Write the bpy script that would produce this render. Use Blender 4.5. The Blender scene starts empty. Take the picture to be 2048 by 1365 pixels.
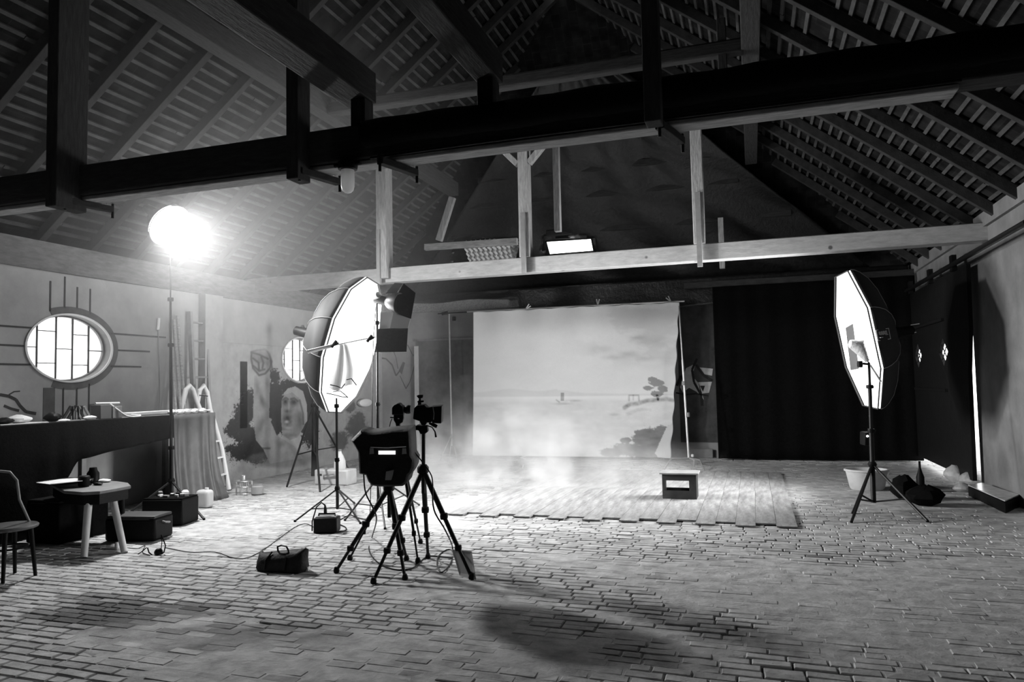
import bpy, math, random
import numpy as np
from mathutils import Vector, Matrix
random.seed(7); RNG = np.random.default_rng(11)
sc = bpy.context.scene; COL = sc.collection

# ------------------------------------------------------------------ camera
FPX = 1463.1; EYE = 1.55
_yaw, _pit, _rol = [math.radians(a) for a in (18.11, 3.35, -1.18)]
Wd = np.array([-math.sin(_yaw)*math.cos(_pit), math.cos(_yaw)*math.cos(_pit), math.sin(_pit)])
_r = np.array([math.cos(_yaw), math.sin(_yaw), 0.0]); _u = np.cross(_r, Wd)
Rt = _r*math.cos(_rol)+_u*math.sin(_rol); Up = -_r*math.sin(_rol)+_u*math.cos(_rol)
CAM = np.array([0.0, 0.0, EYE])
cd = bpy.data.cameras.new('camera'); cam = bpy.data.objects.new('camera', cd); COL.objects.link(cam)
cd.sensor_width = 36; cd.lens = FPX/2048*36; cd.clip_start = .05; cd.clip_end = 200
M = Matrix(((Rt[0], Up[0], -Wd[0], 0), (Rt[1], Up[1], -Wd[1], 0), (Rt[2], Up[2], -Wd[2], EYE), (0, 0, 0, 1)))
cam.matrix_world = M; sc.camera = cam
# ------------------------------------------------------------------ world, exposure
wo = bpy.data.worlds.new('world'); sc.world = wo; wo.use_nodes = True
wo.node_tree.nodes['Background'].inputs[0].default_value = (1, 1, 1, 1)
wo.node_tree.nodes['Background'].inputs[1].default_value = 3.2
sc.view_settings.view_transform = 'Standard'; sc.view_settings.look = 'None'
sc.view_settings.exposure = 0.35; sc.view_settings.gamma = 1.0; sc.view_settings.use_curve_mapping = False
sc.cycles.max_bounces = 6; sc.cycles.diffuse_bounces = 1; sc.cycles.glossy_bounces = 2; sc.cycles.volume_bounces = 1; sc.cycles.volume_step_rate = 2.0
sc.cycles.transmission_bounces = 4; sc.cycles.sample_clamp_indirect = 4
LAMP_W = 230.0; OCTA_L = 155.0; OCTA_R = 170.0; SPILL_W = 34.0   # watts

# ------------------------------------------------------------------ pixel -> point on a known plane
def ray(x, y): return Rt*(x-1024)/FPX - Up*(y-682.5)/FPX + Wd
def pl(x, y, ax, val):
    d = ray(x, y); return CAM + d*(val-CAM[ax])/d[ax]
def fl(x, y, z=0.0): return pl(x, y, 2, z)
def dp(x, y, dist): return CAM + ray(x, y)*dist
def proj(P):
    d = P-CAM; z = d@Wd
    return 1024+FPX*(d@Rt)/z, 682.5-FPX*(d@Up)/z
def V3(a): return np.array(a, float)

# ------------------------------------------------------------------ materials
MATS = {}
def mat(name, g, rough=.8, var=0.0, scale=8.0, bump=0.0, stretch=(1, 1, 1), metal=0.0, emit=0.0, spec=.3, attr=None, detail=6, trans=0.0, knots=False):
    if name in MATS: return MATS[name]
    m = bpy.data.materials.new(name); m.use_nodes = True; nt = m.node_tree; N = nt.nodes; L = nt.links
    b = N['Principled BSDF']; b.inputs['Base Color'].default_value = (g, g, g, 1)
    b.inputs['Roughness'].default_value = rough; b.inputs['Metallic'].default_value = metal
    b.inputs['Specular IOR Level'].default_value = spec
    if emit: b.inputs['Emission Color'].default_value = (1, 1, 1, 1); b.inputs['Emission Strength'].default_value = emit
    tc = N.new('ShaderNodeTexCoord'); mp = N.new('ShaderNodeMapping'); mp.inputs['Scale'].default_value = stretch
    L.new(tc.outputs['Object'], mp.inputs[0])
    no = N.new('ShaderNodeTexNoise'); no.inputs['Scale'].default_value = scale; no.inputs['Detail'].default_value = detail
    no.inputs['Roughness'].default_value = .65; L.new(mp.outputs[0], no.inputs['Vector'])
    if var or attr:
        mr = N.new('ShaderNodeMapRange'); mr.inputs['From Min'].default_value = .3; mr.inputs['From Max'].default_value = .7
        mr.inputs['To Min'].default_value = 1-var; mr.inputs['To Max'].default_value = 1+var
        L.new(no.outputs['Fac'], mr.inputs[0])
        mu = N.new('ShaderNodeMath'); mu.operation = 'MULTIPLY'; L.new(mr.outputs[0], mu.inputs[0])
        if attr:
            at = N.new('ShaderNodeAttribute'); at.attribute_name = attr; L.new(at.outputs['Fac'], mu.inputs[1])
        else: mu.inputs[1].default_value = g
        L.new(mu.outputs[0], b.inputs['Base Color'])
    if knots:
        vo = N.new('ShaderNodeTexVoronoi'); vo.inputs['Scale'].default_value = 3.1; L.new(tc.outputs['Object'], vo.inputs['Vector'])
        kr = N.new('ShaderNodeMapRange'); kr.inputs[1].default_value = .06; kr.inputs[2].default_value = .11; kr.inputs[3].default_value = .25; kr.inputs[4].default_value = 1; L.new(vo.outputs['Distance'], kr.inputs[0])
        km = N.new('ShaderNodeMath'); km.operation = 'MULTIPLY'; L.new(mu.outputs[0], km.inputs[0]); L.new(kr.outputs[0], km.inputs[1]); L.new(km.outputs[0], b.inputs['Base Color'])
    if bump:
        bp = N.new('ShaderNodeBump'); bp.inputs['Strength'].default_value = bump; bp.inputs['Distance'].default_value = .02
        L.new(no.outputs['Fac'], bp.inputs['Height']); L.new(bp.outputs[0], b.inputs['Normal'])
    if trans:
        tr = N.new('ShaderNodeBsdfTranslucent'); tr.inputs[0].default_value = (g, g, g, 1)
        mx = N.new('ShaderNodeMixShader'); mx.inputs[0].default_value = trans
        L.new(b.outputs[0], mx.inputs[1]); L.new(tr.outputs[0], mx.inputs[2]); L.new(mx.outputs[0], N['Material Output'].inputs[0])
    MATS[name] = m; return m
BLK = mat('black plastic', .006, .5, .3, 20, spec=.12)
BLKC = mat('black cloth', .005, .95, .35, 30, .3, spec=.05)
BLKM = mat('black metal', .010, .45, .2, 30, spec=.2)
CHR = mat('chrome', .6, .25, metal=1.0)
ALU = mat('aluminium', .55, .35, .1, 12, metal=.7)
WHT = mat('white plastic', .75, .45, .06, 8)
GRY = mat('grey plastic', .25, .5, .15, 10)
WOOD = mat('weathered timber', .40, .8, .35, 6, .5, stretch=(1, 6, 6))
WOODY = mat('weathered timber lengthwise', .36, .8, .35, 6, .5, stretch=(6, 1, 6))
WOODZ = mat('weathered timber upright', .38, .8, .35, 6, .5, stretch=(6, 6, 1))
DWOOD = mat('shade-toned timber', .03, .85, .4, 6, .5, stretch=(1, 6, 6))  # darker copies of the weathered timber, backlit shade put into their colour
DWOODY = mat('shade-toned timber lengthwise', .035, .85, .4, 6, .5, stretch=(6, 1, 6))
DWOODZ = mat('shade-toned timber upright', .03, .85, .4, 6, .5, stretch=(6, 6, 1))
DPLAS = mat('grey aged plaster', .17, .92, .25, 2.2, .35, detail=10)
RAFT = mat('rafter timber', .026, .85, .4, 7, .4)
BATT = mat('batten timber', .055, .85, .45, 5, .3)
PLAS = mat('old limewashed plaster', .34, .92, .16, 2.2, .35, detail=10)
PLASD = mat('dirty plaster', .30, .92, .35, 2.0, .4, detail=10)
PAINTD = mat('dark wall paint', .035, .8, .3, 12)
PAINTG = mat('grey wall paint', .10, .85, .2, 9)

# ------------------------------------------------------------------ mesh builder
class MB:
    def __init__(s): s.v = []; s.f = []; s.n = 0
    def add(s, vs, fs):
        s.v.append(np.asarray(vs, float).reshape(-1, 3)); s.f += [tuple(i+s.n for i in f) for f in fs]; s.n += len(s.v[-1]); return s
    def box(s, c, size, R=None, taper=1.0):
        h = V3(size)/2; vs = []
        for z in (-1, 1):
            k = taper if z > 0 else 1
            for x, y in ((-1, -1), (1, -1), (1, 1), (-1, 1)): vs.append((x*h[0]*k, y*h[1]*k, z*h[2]))
        vs = V3(vs)
        if R is not None: vs = vs@np.asarray(R).T
        return s.add(vs+V3(c), [(3, 2, 1, 0), (4, 5, 6, 7), (0, 1, 5, 4), (1, 2, 6, 5), (2, 3, 7, 6), (3, 0, 4, 7)])
    def bx(s, x0, x1, y0, y1, z0, z1): return s.box(((x0+x1)/2, (y0+y1)/2, (z0+z1)/2), (abs(x1-x0), abs(y1-y0), abs(z1-z0)))
    def beam(s, a, b, w, h, up=(0, 0, 1)):
        a, b = V3(a), V3(b); d = b-a; L = np.linalg.norm(d); d /= L; u = V3(up); sd = np.cross(d, u)
        if np.linalg.norm(sd) < 1e-6: sd = np.cross(d, V3((0, 1, 0)))
        sd /= np.linalg.norm(sd); u = np.cross(sd, d)
        return s.box((a+b)/2, (L, w, h), np.array([d, sd, u]).T)
    def tube(s, pts, r, n=8, close=False):
        pts = [V3(p) for p in pts]; m = len(pts); rr = r if hasattr(r, '__len__') else [r]*m
        vs = []; prev = None
        for i in range(m):
            if close: t = pts[(i+1) % m]-pts[i-1]
            else: t = pts[min(i+1, m-1)]-pts[max(i-1, 0)]
            t = t/(np.linalg.norm(t)+1e-12)
            if prev is None:
                a = V3((0, 0, 1)) if abs(t[2]) < .9 else V3((1, 0, 0)); x = np.cross(t, a)
            else: x = prev-t*(prev@t)
            x /= np.linalg.norm(x)+1e-12; prev = x; y = np.cross(t, x)
            for k in range(n):
                q = 2*math.pi*k/n; vs.append(pts[i]+(x*math.cos(q)+y*math.sin(q))*rr[i])
        fs = []
        for i in range(m if close else m-1):
            j = (i+1) % m
            for k in range(n): fs.append((i*n+k, i*n+(k+1) % n, j*n+(k+1) % n, j*n+k))
        if not close: fs += [tuple(range(n))[::-1], tuple((m-1)*n+k for k in range(n))]
        return s.add(vs, fs)
    def lathe(s, c, prof, n=20, R=None, caps=True, sx=1, sy=1, nseg=None):
        vs = [(r*math.cos(2*math.pi*k/n)*sx, r*math.sin(2*math.pi*k/n)*sy, z) for r, z in prof for k in range(n)]
        vs = V3(vs)
        if R is not None: vs = vs@np.asarray(R).T
        fs = []
        for i in range(len(prof)-1):
            for k in range(n): fs.append((i*n+k, i*n+(k+1) % n, (i+1)*n+(k+1) % n, (i+1)*n+k))
        if caps: fs += [tuple(range(n))[::-1], tuple((len(prof)-1)*n+k for k in range(n))]
        return s.add(vs+V3(c), fs)
    def prism(s, poly, th):
        p = V3(poly); n = len(p); th = V3(th)
        fs = [tuple(range(n))[::-1], tuple(range(n, 2*n))]+[(i, (i+1) % n, n+(i+1) % n, n+i) for i in range(n)]
        return s.add(np.concatenate([p, p+th]), fs)
    def grid(s, P):      # P: (a,b,3)
        a, b = P.shape[:2]; fs = [(i*b+j, i*b+j+1, (i+1)*b+j+1, (i+1)*b+j) for i in range(a-1) for j in range(b-1)]
        return s.add(P.reshape(-1, 3), fs)
    def sheet(s, P, th):  # grid with thickness th (vector)
        a, b = P.shape[:2]; n = a*b; Q = np.concatenate([P.reshape(-1, 3), (P+V3(th)).reshape(-1, 3)])
        fs = [(i*b+j, i*b+j+1, (i+1)*b+j+1, (i+1)*b+j) for i in range(a-1) for j in range(b-1)]
        fs += [tuple(n+k for k in f[::-1]) for f in fs]
        ring = [j for j in range(b)]+[i*b+b-1 for i in range(1, a)]+[(a-1)*b+j for j in range(b-2, -1, -1)]+[i*b for i in range(a-2, 0, -1)]
        for k in range(len(ring)):
            p, q = ring[k], ring[(k+1) % len(ring)]; fs.append((q, p, p+n, q+n))
        return s.add(Q, fs)
    def build(s, name, m, root=None, org=None, label=None, bevel=0, smooth=40, cols=None, parent=None):
        me = bpy.data.meshes.new(name); vs = np.concatenate(s.v)
        if root is not None: o0 = V3(root['_o']) if '_o' in root else V3(root.location)
        elif org is not None: o0 = V3(org)
        else:
            mn, mx = vs.min(0), vs.max(0); o0 = V3(((mn[0]+mx[0])/2, (mn[1]+mx[1])/2, mn[2]))
        me.from_pydata((vs-o0).tolist(), [], s.f); me.materials.append(m)
        if cols is not None:
            a = me.attributes.new('tone', 'FLOAT', 'POINT'); a.data.foreach_set('value', np.asarray(cols, np.float32))
        if smooth:
            me.shade_smooth(); me.set_sharp_from_angle(angle=math.radians(smooth))
        me.update(); o = bpy.data.objects.new(name, me); COL.objects.link(o)
        if root is not None:
            o.parent = parent if parent is not None else root
        else: o.location = o0
        if label: o['label'] = label
        if bevel:
            bm = o.modifiers.new('bevel', 'BEVEL'); bm.width = bevel; bm.segments = 2; bm.limit_method = 'ANGLE'
        return o
def tag(o, label, cat, group=None, kind=None):
    o['label'] = label; o['category'] = cat
    if group: o['group'] = group
    if kind: o['kind'] = kind
    return o
def thing(name, loc, label, cat, group=None):
    o = bpy.data.objects.new(name, None); COL.objects.link(o); o.location = [float(a) for a in loc]; o.empty_display_size = .1
    return tag(o, label, cat, group)
def struct(o, label=None):
    o['kind'] = 'structure'
    if label: o['label'] = label
    return o
ORD = ['first', 'second', 'third', 'fourth', 'fifth', 'sixth', 'seventh', 'eighth', 'ninth', 'tenth', 'eleventh', 'twelfth', 'thirteenth', 'fourteenth', 'fifteenth', 'sixteenth', 'seventeenth', 'eighteenth', 'nineteenth', 'twentieth', 'twenty-first', 'twenty-second', 'twenty-third', 'twenty-fourth']
def vnoise(x, y, seed=0, oct=5, rough=.55):
    x = np.asarray(x, float); y = np.asarray(y, float); out = np.zeros(np.broadcast(x, y).shape); amp = 1; tot = 0
    for o in range(oct):
        g = np.random.default_rng(seed*31+o).random((64, 64)); xx = x*2**o+o*7.3; yy = y*2**o+o*3.1
        xi = np.floor(xx).astype(int); yi = np.floor(yy).astype(int); fx = xx-xi; fy = yy-yi
        fx = fx*fx*(3-2*fx); fy = fy*fy*(3-2*fy)
        a = g[xi % 64, yi % 64]; b = g[(xi+1) % 64, yi % 64]; c = g[xi % 64, (yi+1) % 64]; d = g[(xi+1) % 64, (yi+1) % 64]
        out += amp*((a*(1-fx)+b*fx)*(1-fy)+(c*(1-fx)+d*fx)*fy); tot += amp; amp *= rough
    return out/tot
def smooth01(t): t = np.clip(t, 0, 1); return t*t*(3-2*t)

XL, XR, YB, YF = -8.157, 2.9, 15.2, -2.2          # inner faces of the barn
def Pl(X): return 3.4+.78*(X+8.3)                  # underside of the rafters, left slope
def Pr(X): return 3.4-.78*(X-2.95)
XRG = -2.675; ZRG = Pl(XRG)
def Yhip(z): return 19.0-z

# ================================================================== FLOOR
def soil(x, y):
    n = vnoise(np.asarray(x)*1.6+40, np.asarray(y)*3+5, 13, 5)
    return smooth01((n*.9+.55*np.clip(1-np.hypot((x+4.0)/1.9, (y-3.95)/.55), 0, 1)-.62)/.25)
def build_floor():
    mb = MB(); tones = []
    x0, x1, y0, y1 = XL-.35, XR+.4, 1.2, YB+.1
    gx = np.arange(x0, x1+.3, .12); gy = np.arange(y0, y1+.3, .12); X, Y = np.meshgrid(gx, gy, indexing='ij')
    f = vnoise(X*.55+20, Y*.8+9, 3, 5)
    Z = -.019+.021*smooth01((f-.47)/.16)
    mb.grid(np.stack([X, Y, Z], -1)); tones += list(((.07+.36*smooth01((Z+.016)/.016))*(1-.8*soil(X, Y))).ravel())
    rowh = .088; y = y0; k = 0; ang = 0.018
    vs_all = []
    while y < y1:
        x = x0-random.random()*.2
        while x < x1:
            L = random.choice((.215, .215, .225, .20, .225, .12)); g = .0075+random.random()*.005
            xa, xb, ya, yb = x+g/2, x+L-g/2, y+.003+random.random()*.002, y+rowh-.006-random.random()*.003
            cx, cy = (xa+xb)/2, (ya+yb)/2
            h = .0015+random.gauss(0, .0022); tx = random.gauss(0, .010); ty = random.gauss(0, .02); bv = .006
            rz = random.gauss(0, .010)
            t = .44*random.uniform(.78, 1.15)
            # dark soil trodden over the bricks at the near left
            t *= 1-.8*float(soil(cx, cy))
            vs = []
            for (bx_, dz) in ((bv, 0), (0, -bv*.9), (0, -.03)):
                for sx, sy in ((-1, -1), (1, -1), (1, 1), (-1, 1)):
                    px_ = sx*((xb-xa)/2-bx_); py_ = sy*((yb-ya)/2-bx_)
                    zz = h+dz+px_*tx+py_*ty*(1 if dz > -.02 else 0)
                    vs.append((cx+px_-py_*rz, cy+py_+px_*rz, min(zz, .008)))
            vs = V3(vs); wob = .018*math.sin(vs[0][0]*.7+1)+vs[:, 0]*ang; vs[:, 1] -= wob
            vs_all.append(vs); tones += [t]*12; x += L
        y += rowh; k += 1
    F = [(0, 1, 2, 3)]+[(4+i, 4+(i+1) % 4, (i+1) % 4, i) for i in range(4)]+[(8+i, 8+(i+1) % 4, 4+(i+1) % 4, 4+i) for i in range(4)]
    base = mb.n; n = len(vs_all); V = np.concatenate(vs_all); mb.v.append(V)
    for b in range(n):
        o = base+12*b; mb.f += [tuple(o+i for i in q) for q in F]
    mb.n += len(V)
    m = mat('floor brick', .5, .85, .34, 7.0, .8, attr='tone', detail=12, spec=.25)
    o = mb.build('floor', m, org=(0, 0, 0), cols=tones, smooth=0)
    struct(o, 'worn brick floor laid in long running courses')
build_floor()
sub = MB().bx(XL-3, XR+6, YF-1, YB+4, -.10, -.04).build('ground', mat('ground sand', .5, .95, .2, 3))
struct(sub, 'ground under and around the barn')

# ================================================================== WALLS
def wall_with_ellipses(xin, th, y0, y1, z0, z1, holes, name, m):
    # wall in plane x = const; holes (cy, cz, ry, rz); built from vertical strips cut round each ellipse
    mb = MB(); xo = xin-th
    edges = sorted({y0, y1} | {c for h in holes for c in (h[0]-h[2], h[0]+h[2])})
    for a, b in zip(edges[:-1], edges[1:]):
        hs = [h for h in holes if abs((a+b)/2-h[0]) < h[2]]
        if not hs: mb.bx(xo, xin, a, b, z0, z1); continue
        cy, cz, ry, rz = hs[0]; n = 24
        ys = [cy-ry*math.cos(math.pi*i/n) for i in range(n+1)]
        for sgn, zz in ((1, z1), (-1, z0)):
            el = [cz+sgn*rz*math.sin(math.pi*i/n) for i in range(n+1)]
            for i in range(n):
                P = [(xin, ys[i], el[i]), (xin, ys[i+1], el[i+1]), (xin, ys[i+1], zz), (xin, ys[i], zz)]
                if sgn < 0: P = P[::-1]
                mb.prism(P[::-1], (xo-xin, 0, 0))
    return struct(mb.build(name, m, org=(xin, y0, 0)))
W1 = (7.03, 2.115, .60, .415); W2 = (12.0, 2.09, .60, .415)
wall_with_ellipses(XL, .38, YF, YB+.4, 0, 3.05, [W1, W2], 'wall_left', PLAS)
# openings through the right wall for the sliding door
mr = MB().bx(XR, XR+.35, YF, 11.50, 0, 3.42).bx(XR, XR+.35, 11.50, YB+.4, 2.95, 3.42)
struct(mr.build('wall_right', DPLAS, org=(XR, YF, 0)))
mbk = MB().bx(XL, 2.78, YB, YB+.12, 0, 3.42).bx(XL, 2.0, YB+.12, YB+.35, 0, 3.42)
struct(mbk.build('wall_back', PLAS, org=(XL, YB, 0)))
struct(MB().bx(XL-.38, XR+.35, YF-.3, YF, 0, 8.2).build('wall_front', PAINTD))
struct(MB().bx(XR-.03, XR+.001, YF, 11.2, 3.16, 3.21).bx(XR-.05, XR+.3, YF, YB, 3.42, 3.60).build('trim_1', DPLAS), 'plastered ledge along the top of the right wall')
struct(MB().bx(XL-.36, XL+.03, YF, YB+.3, 3.05, 3.40).build('trim_2', mat('grey wall plate', .14, .85, .3, 6, .4, stretch=(4, 1, 4))), 'dark timber wall plate on top of the left wall')
struct(MB().bx(XL, XR+.3, YB-.05, YB+.3, 3.42, 3.56).build('trim_3', WOOD), 'timber wall plate on top of the back wall')
# pier on the left wall
struct(MB().bx(XL-.02, XL+.12, 9.28, 9.68, 0, 3.05).build('trim_4', PLAS), 'shallow plastered pier on the left wall')
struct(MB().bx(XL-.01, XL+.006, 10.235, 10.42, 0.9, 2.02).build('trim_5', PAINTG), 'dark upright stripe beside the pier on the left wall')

def ellipse_ring(mb, x, cy, cz, ri, ro, th, a0=0, a1=360, n=72):
    # ri, ro = (ry, rz)
    P = [];
    for i in range(n+1):
        q = math.radians(a0+(a1-a0)*i/n); P.append(q)
    for i in range(n):
        c0, s0, c1, s1 = math.cos(P[i]), math.sin(P[i]), math.cos(P[i+1]), math.sin(P[i+1])
        quad = [(x, cy+ri[0]*c0, cz+ri[1]*s0), (x, cy+ro[0]*c0, cz+ro[1]*s0), (x, cy+ro[0]*c1, cz+ro[1]*s1), (x, cy+ri[0]*c1, cz+ri[1]*s1)]
        mb.prism(quad, (th, 0, 0))
def oval_window(name, W, label, deco):
    cy, cz, ry, rz = W
    root = bpy.data.objects.new(name, None); COL.objects.link(root); root.location = (XL, cy, cz-rz); struct(root, label)
    xg = XL-.13
    fr = MB(); ellipse_ring(fr, xg-.03, cy, cz, (ry*.955, rz*.955), (ry, rz), .06); fr.build('window_frame', GRY, root)
    g = MB(); g.prism([(xg, cy+ry*.97*math.cos(q), cz+rz*.97*math.sin(q)) for q in np.linspace(0, 2*math.pi, 64, endpoint=False)], (-.006, 0, 0))
    gm = bpy.data.materials.get('frosted pane')
    if gm is None:
        gm = bpy.data.materials.new('frosted pane'); gm.use_nodes = True; nt = gm.node_tree; nt.nodes.remove(nt.nodes['Principled BSDF'])
        tr = nt.nodes.new('ShaderNodeBsdfTranslucent'); tp = nt.nodes.new('ShaderNodeBsdfTransparent'); mx = nt.nodes.new('ShaderNodeMixShader'); mx.inputs[0].default_value = .55
        nt.links.new(tr.outputs[0], mx.inputs[1]); nt.links.new(tp.outputs[0], mx.inputs[2]); nt.links.new(mx.outputs[0], nt.nodes['Material Output'].inputs[0])
    g.build('pane', gm, root)
    mu = MB(); w = .007; xs = xg+.002
    cols = [-.62, -.19, .20, .60]
    for c in cols:
        y = cy+c*ry; hh = rz*math.sqrt(1-c*c)*.97; mu.bx(xs, xs+.02, y-w, y+w, cz-hh, cz+hh)
    cc = [-1]+cols+[1]
    rows = {0: [0], 1: [-.46, .5], 2: [-.02], 3: [-.5, .44], 4: [-.04]}
    for i in range(5):
        ya, yb = cy+cc[i]*ry*.97, cy+cc[i+1]*ry*.97
        for r in rows[i]: mu.bx(xs, xs+.016, ya, yb, cz+r*rz-w*.8, cz+r*rz+w*.8)
    mu.build('muntins', BLKM, root, label='dark leading bars in a brick pattern')
    ri = MB(); ellipse_ring(ri, XL+.001, cy, cz, (ry*1.0, rz*1.0), (ry*1.045, rz*1.05), .018); ri.build('plaster_rim', WHT, root, label='white rounded rim')
    if deco:
        d = MB(); ellipse_ring(d, XL+.001, cy, cz, (ry*1.05, rz*1.055), (ry*1.20, rz*1.26), .004, -112, 116); d.build('painted_ring', PAINTG, root, label='grey painted band round the window')
        d = MB(); x = XL+.001
        for c, zt in zip((-.50, -.17, .13, .45), (2.93, 3.01, 2.90, 2.90)):
            y = cy+c*ry; zr = cz+rz*1.22*math.sqrt(1-c*c); d.bx(x, x+.004, y-.011, y+.011, zr, zt)
        for c, zb in zip((-.17, .15, .45), (1.22, 1.22, 1.22)):
            y = cy+c*ry; zr = cz-rz*1.22*math.sqrt(1-c*c); d.bx(x, x+.004, y-.011, y+.011, zb, zr)
        for z_, ya in ((cz+.22, 5.2), (cz, 5.2), (cz-.22, 5.2)): d.bx(x, x+.004, ya, cy-ry*1.04*math.sqrt(1-((z_-cz)/rz)**2), z_-.011, z_+.011)
        for z_, yb in ((cz+.22, 8.6), (cz, 8.3), (cz-.22, 8.15)): d.bx(x, x+.004, cy+ry*1.18*math.sqrt(1-((z_-cz)/rz)**2), yb, z_-.011, z_+.011)
        d.build('painted_lines', PAINTD, root, label='thin dark painted lines radiating from the window')
        MB().bx(x, x+.004, cy-.62*ry, cy-.36*ry, 1.1, cz-rz*1.2).bx(x, x+.004, cy+.45*ry, cy+.62*ry, 1.1, 1.40).build('painted_bars', PAINTG, root, label='two broad grey painted bars under the window')
oval_window('window_1', W1, 'oval daylit window with leading above the black draped counter', True)
oval_window('window_2', W2, 'oval daylit window beside the large octagonal softbox', False)

# dark painted plant on the wall at the far left
pt = MB()
def ribbon_wall(mb, pts, w, x=XL+.002):
    for a, b in zip(pts[:-1], pts[1:]):
        A = V3(pl(*a, 0, x)); B = V3(pl(*b, 0, x)); mb.beam(A, B, w, .004, up=(1, 0, 0))
for s_, w in (([(0, 790), (18, 793), (32, 800), (40, 812), (52, 824), (72, 828)], .035), ([(8, 812), (22, 818), (38, 822)], .03), ([(18, 790), (28, 784), (40, 783)], .015)):
    ribbon_wall(pt, s_, w)
tag(pt.build('painted_branch', PAINTD), 'dark painted branch on the plaster behind the counter at far left', 'wall painting')

# ================================================================== ROOF
def slab(P0, P1, P2, P3, nrm, th): return [V3(p) for p in (P0, P1, P2, P3)]
nl = V3((-.78, 0, 1)); nl /= np.linalg.norm(nl); nr = V3((.78, 0, 1)); nr /= np.linalg.norm(nr); nb = V3((0, 1, 1)); nb /= np.linalg.norm(nb)
nl = V3((-nl[0]*-1*-1, 0, nl[2]))
tile = bpy.data.materials.new('old roof tiles'); tile.use_nodes = True
def _tile():
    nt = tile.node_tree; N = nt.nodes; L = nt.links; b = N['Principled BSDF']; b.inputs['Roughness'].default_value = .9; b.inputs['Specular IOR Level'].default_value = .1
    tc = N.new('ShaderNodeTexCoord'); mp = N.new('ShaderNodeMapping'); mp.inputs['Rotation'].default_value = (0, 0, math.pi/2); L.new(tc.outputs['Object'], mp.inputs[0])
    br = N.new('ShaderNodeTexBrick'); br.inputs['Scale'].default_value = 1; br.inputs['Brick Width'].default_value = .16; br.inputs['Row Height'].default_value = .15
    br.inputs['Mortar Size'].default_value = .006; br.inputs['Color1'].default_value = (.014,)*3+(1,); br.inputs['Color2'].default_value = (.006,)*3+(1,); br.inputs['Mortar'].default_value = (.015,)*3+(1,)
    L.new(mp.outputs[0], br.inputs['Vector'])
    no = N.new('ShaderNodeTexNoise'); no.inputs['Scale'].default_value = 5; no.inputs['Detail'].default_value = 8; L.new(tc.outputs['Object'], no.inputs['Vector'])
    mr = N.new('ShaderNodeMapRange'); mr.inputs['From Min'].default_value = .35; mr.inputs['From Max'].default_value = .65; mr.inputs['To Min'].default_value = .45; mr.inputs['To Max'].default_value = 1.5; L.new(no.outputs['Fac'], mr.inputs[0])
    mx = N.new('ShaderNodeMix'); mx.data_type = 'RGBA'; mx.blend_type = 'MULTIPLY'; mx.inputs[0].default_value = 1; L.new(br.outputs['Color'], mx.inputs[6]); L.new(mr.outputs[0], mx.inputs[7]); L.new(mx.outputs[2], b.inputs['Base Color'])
_tile()
def roof_side(side):
    # side +1 left slope, -1 right slope
    xe = -8.75 if side > 0 else 3.4; P = Pl if side > 0 else Pr; n = V3((-.615*side, 0, .788))
    y0 = YF-.4
    def pt(x, y, off): return V3((x, y, P(x)))+n*off
    ze = P(xe)
    top = MB()
    poly = [pt(xe, y0, .155), pt(XRG, y0, .155), pt(XRG, Yhip(ZRG)+.6, .155), pt(xe, Yhip(ze)+.6, .155)]
    if side < 0: poly = poly[::-1]
    top.prism(poly, n*.05)
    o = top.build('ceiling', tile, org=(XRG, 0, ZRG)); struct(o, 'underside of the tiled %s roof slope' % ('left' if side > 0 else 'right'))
    bt = MB(); s = .15*.788; x = (-8.2 if side > 0 else 2.85); k = 0
    while (x < XRG if side > 0 else x > XRG):
        yend = Yhip(P(x))
        # battens laid in a few slightly crooked lengths
        y = y0
        while y < yend:
            L = min(random.uniform(2.2, 4.2), yend-y)
            j0, j1 = random.gauss(0, .006), random.gauss(0, .006)
            if not (random.random() < .03):
                bt.beam(pt(x+j0, y, .138), pt(x+j1, y+L-.01, .138), .040, .028, up=n)
            y += L
        x += s*side
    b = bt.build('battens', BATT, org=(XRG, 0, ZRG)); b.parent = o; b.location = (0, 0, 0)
    return o
roof_side(1); roof_side(-1)
# hip end: sheathing + tarpaulin
hp = MB(); e0 = 3.2
hp.prism([(-9.4, Yhip(e0)+.2, e0), (4.05, Yhip(e0)+.2, e0), (XRG+.4, Yhip(ZRG)-.2, ZRG+.4), (XRG-.4, Yhip(ZRG)-.2, ZRG+.4)], V3(nb)*.05)
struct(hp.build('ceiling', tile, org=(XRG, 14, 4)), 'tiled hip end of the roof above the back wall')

RL = {}
def rafters():
    def one(side, y, first):
        P = Pl if side > 0 else Pr; n = V3((-.615*side, 0, .788)); xe = (-8.45 if side > 0 else 3.15)
        zt = min(ZRG, Yhip(0)-y-.06); xt = (-8.3+(zt-3.4)/.78) if side > 0 else 2.95-(zt-3.4)/.78
        if side > 0 and xt-xe < .5 or side < 0 and xe-xt < .5: return
        a = V3((xe, y, P(xe)))+n*.06; b = V3((xt, y, P(xt)))+n*.06
        dy = random.gauss(0, .012); b[1] += dy
        o = MB().beam(a, b, .085+random.uniform(-.008, .008), .12, up=n).build('rafter', RAFT, org=tuple(a), bevel=.006)
        side_n = 'left' if side > 0 else 'right'
        o['_y'] = float(y); RL.setdefault(side_n, []).append(o); tag(o, '', 'rafter', 'rafters of the %s roof slope' % side_n)
    k = -7
    while 5.95+.745*k < 15.0:
        one(1, 5.95+.745*k, k); k += 1
    k = -8
    while 7.65+.85*k < 15.0:
        one(-1, 7.65+.85*k, k); k += 1
rafters()
for side_n, lst in RL.items():
    for k, o in enumerate(sorted(lst, key=lambda q: -q['_y'])):
        o['label'] = 'timber rafter of the %s roof slope, %s counted from the far hip end' % (side_n, ORD[k]); del o['_y']
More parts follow.
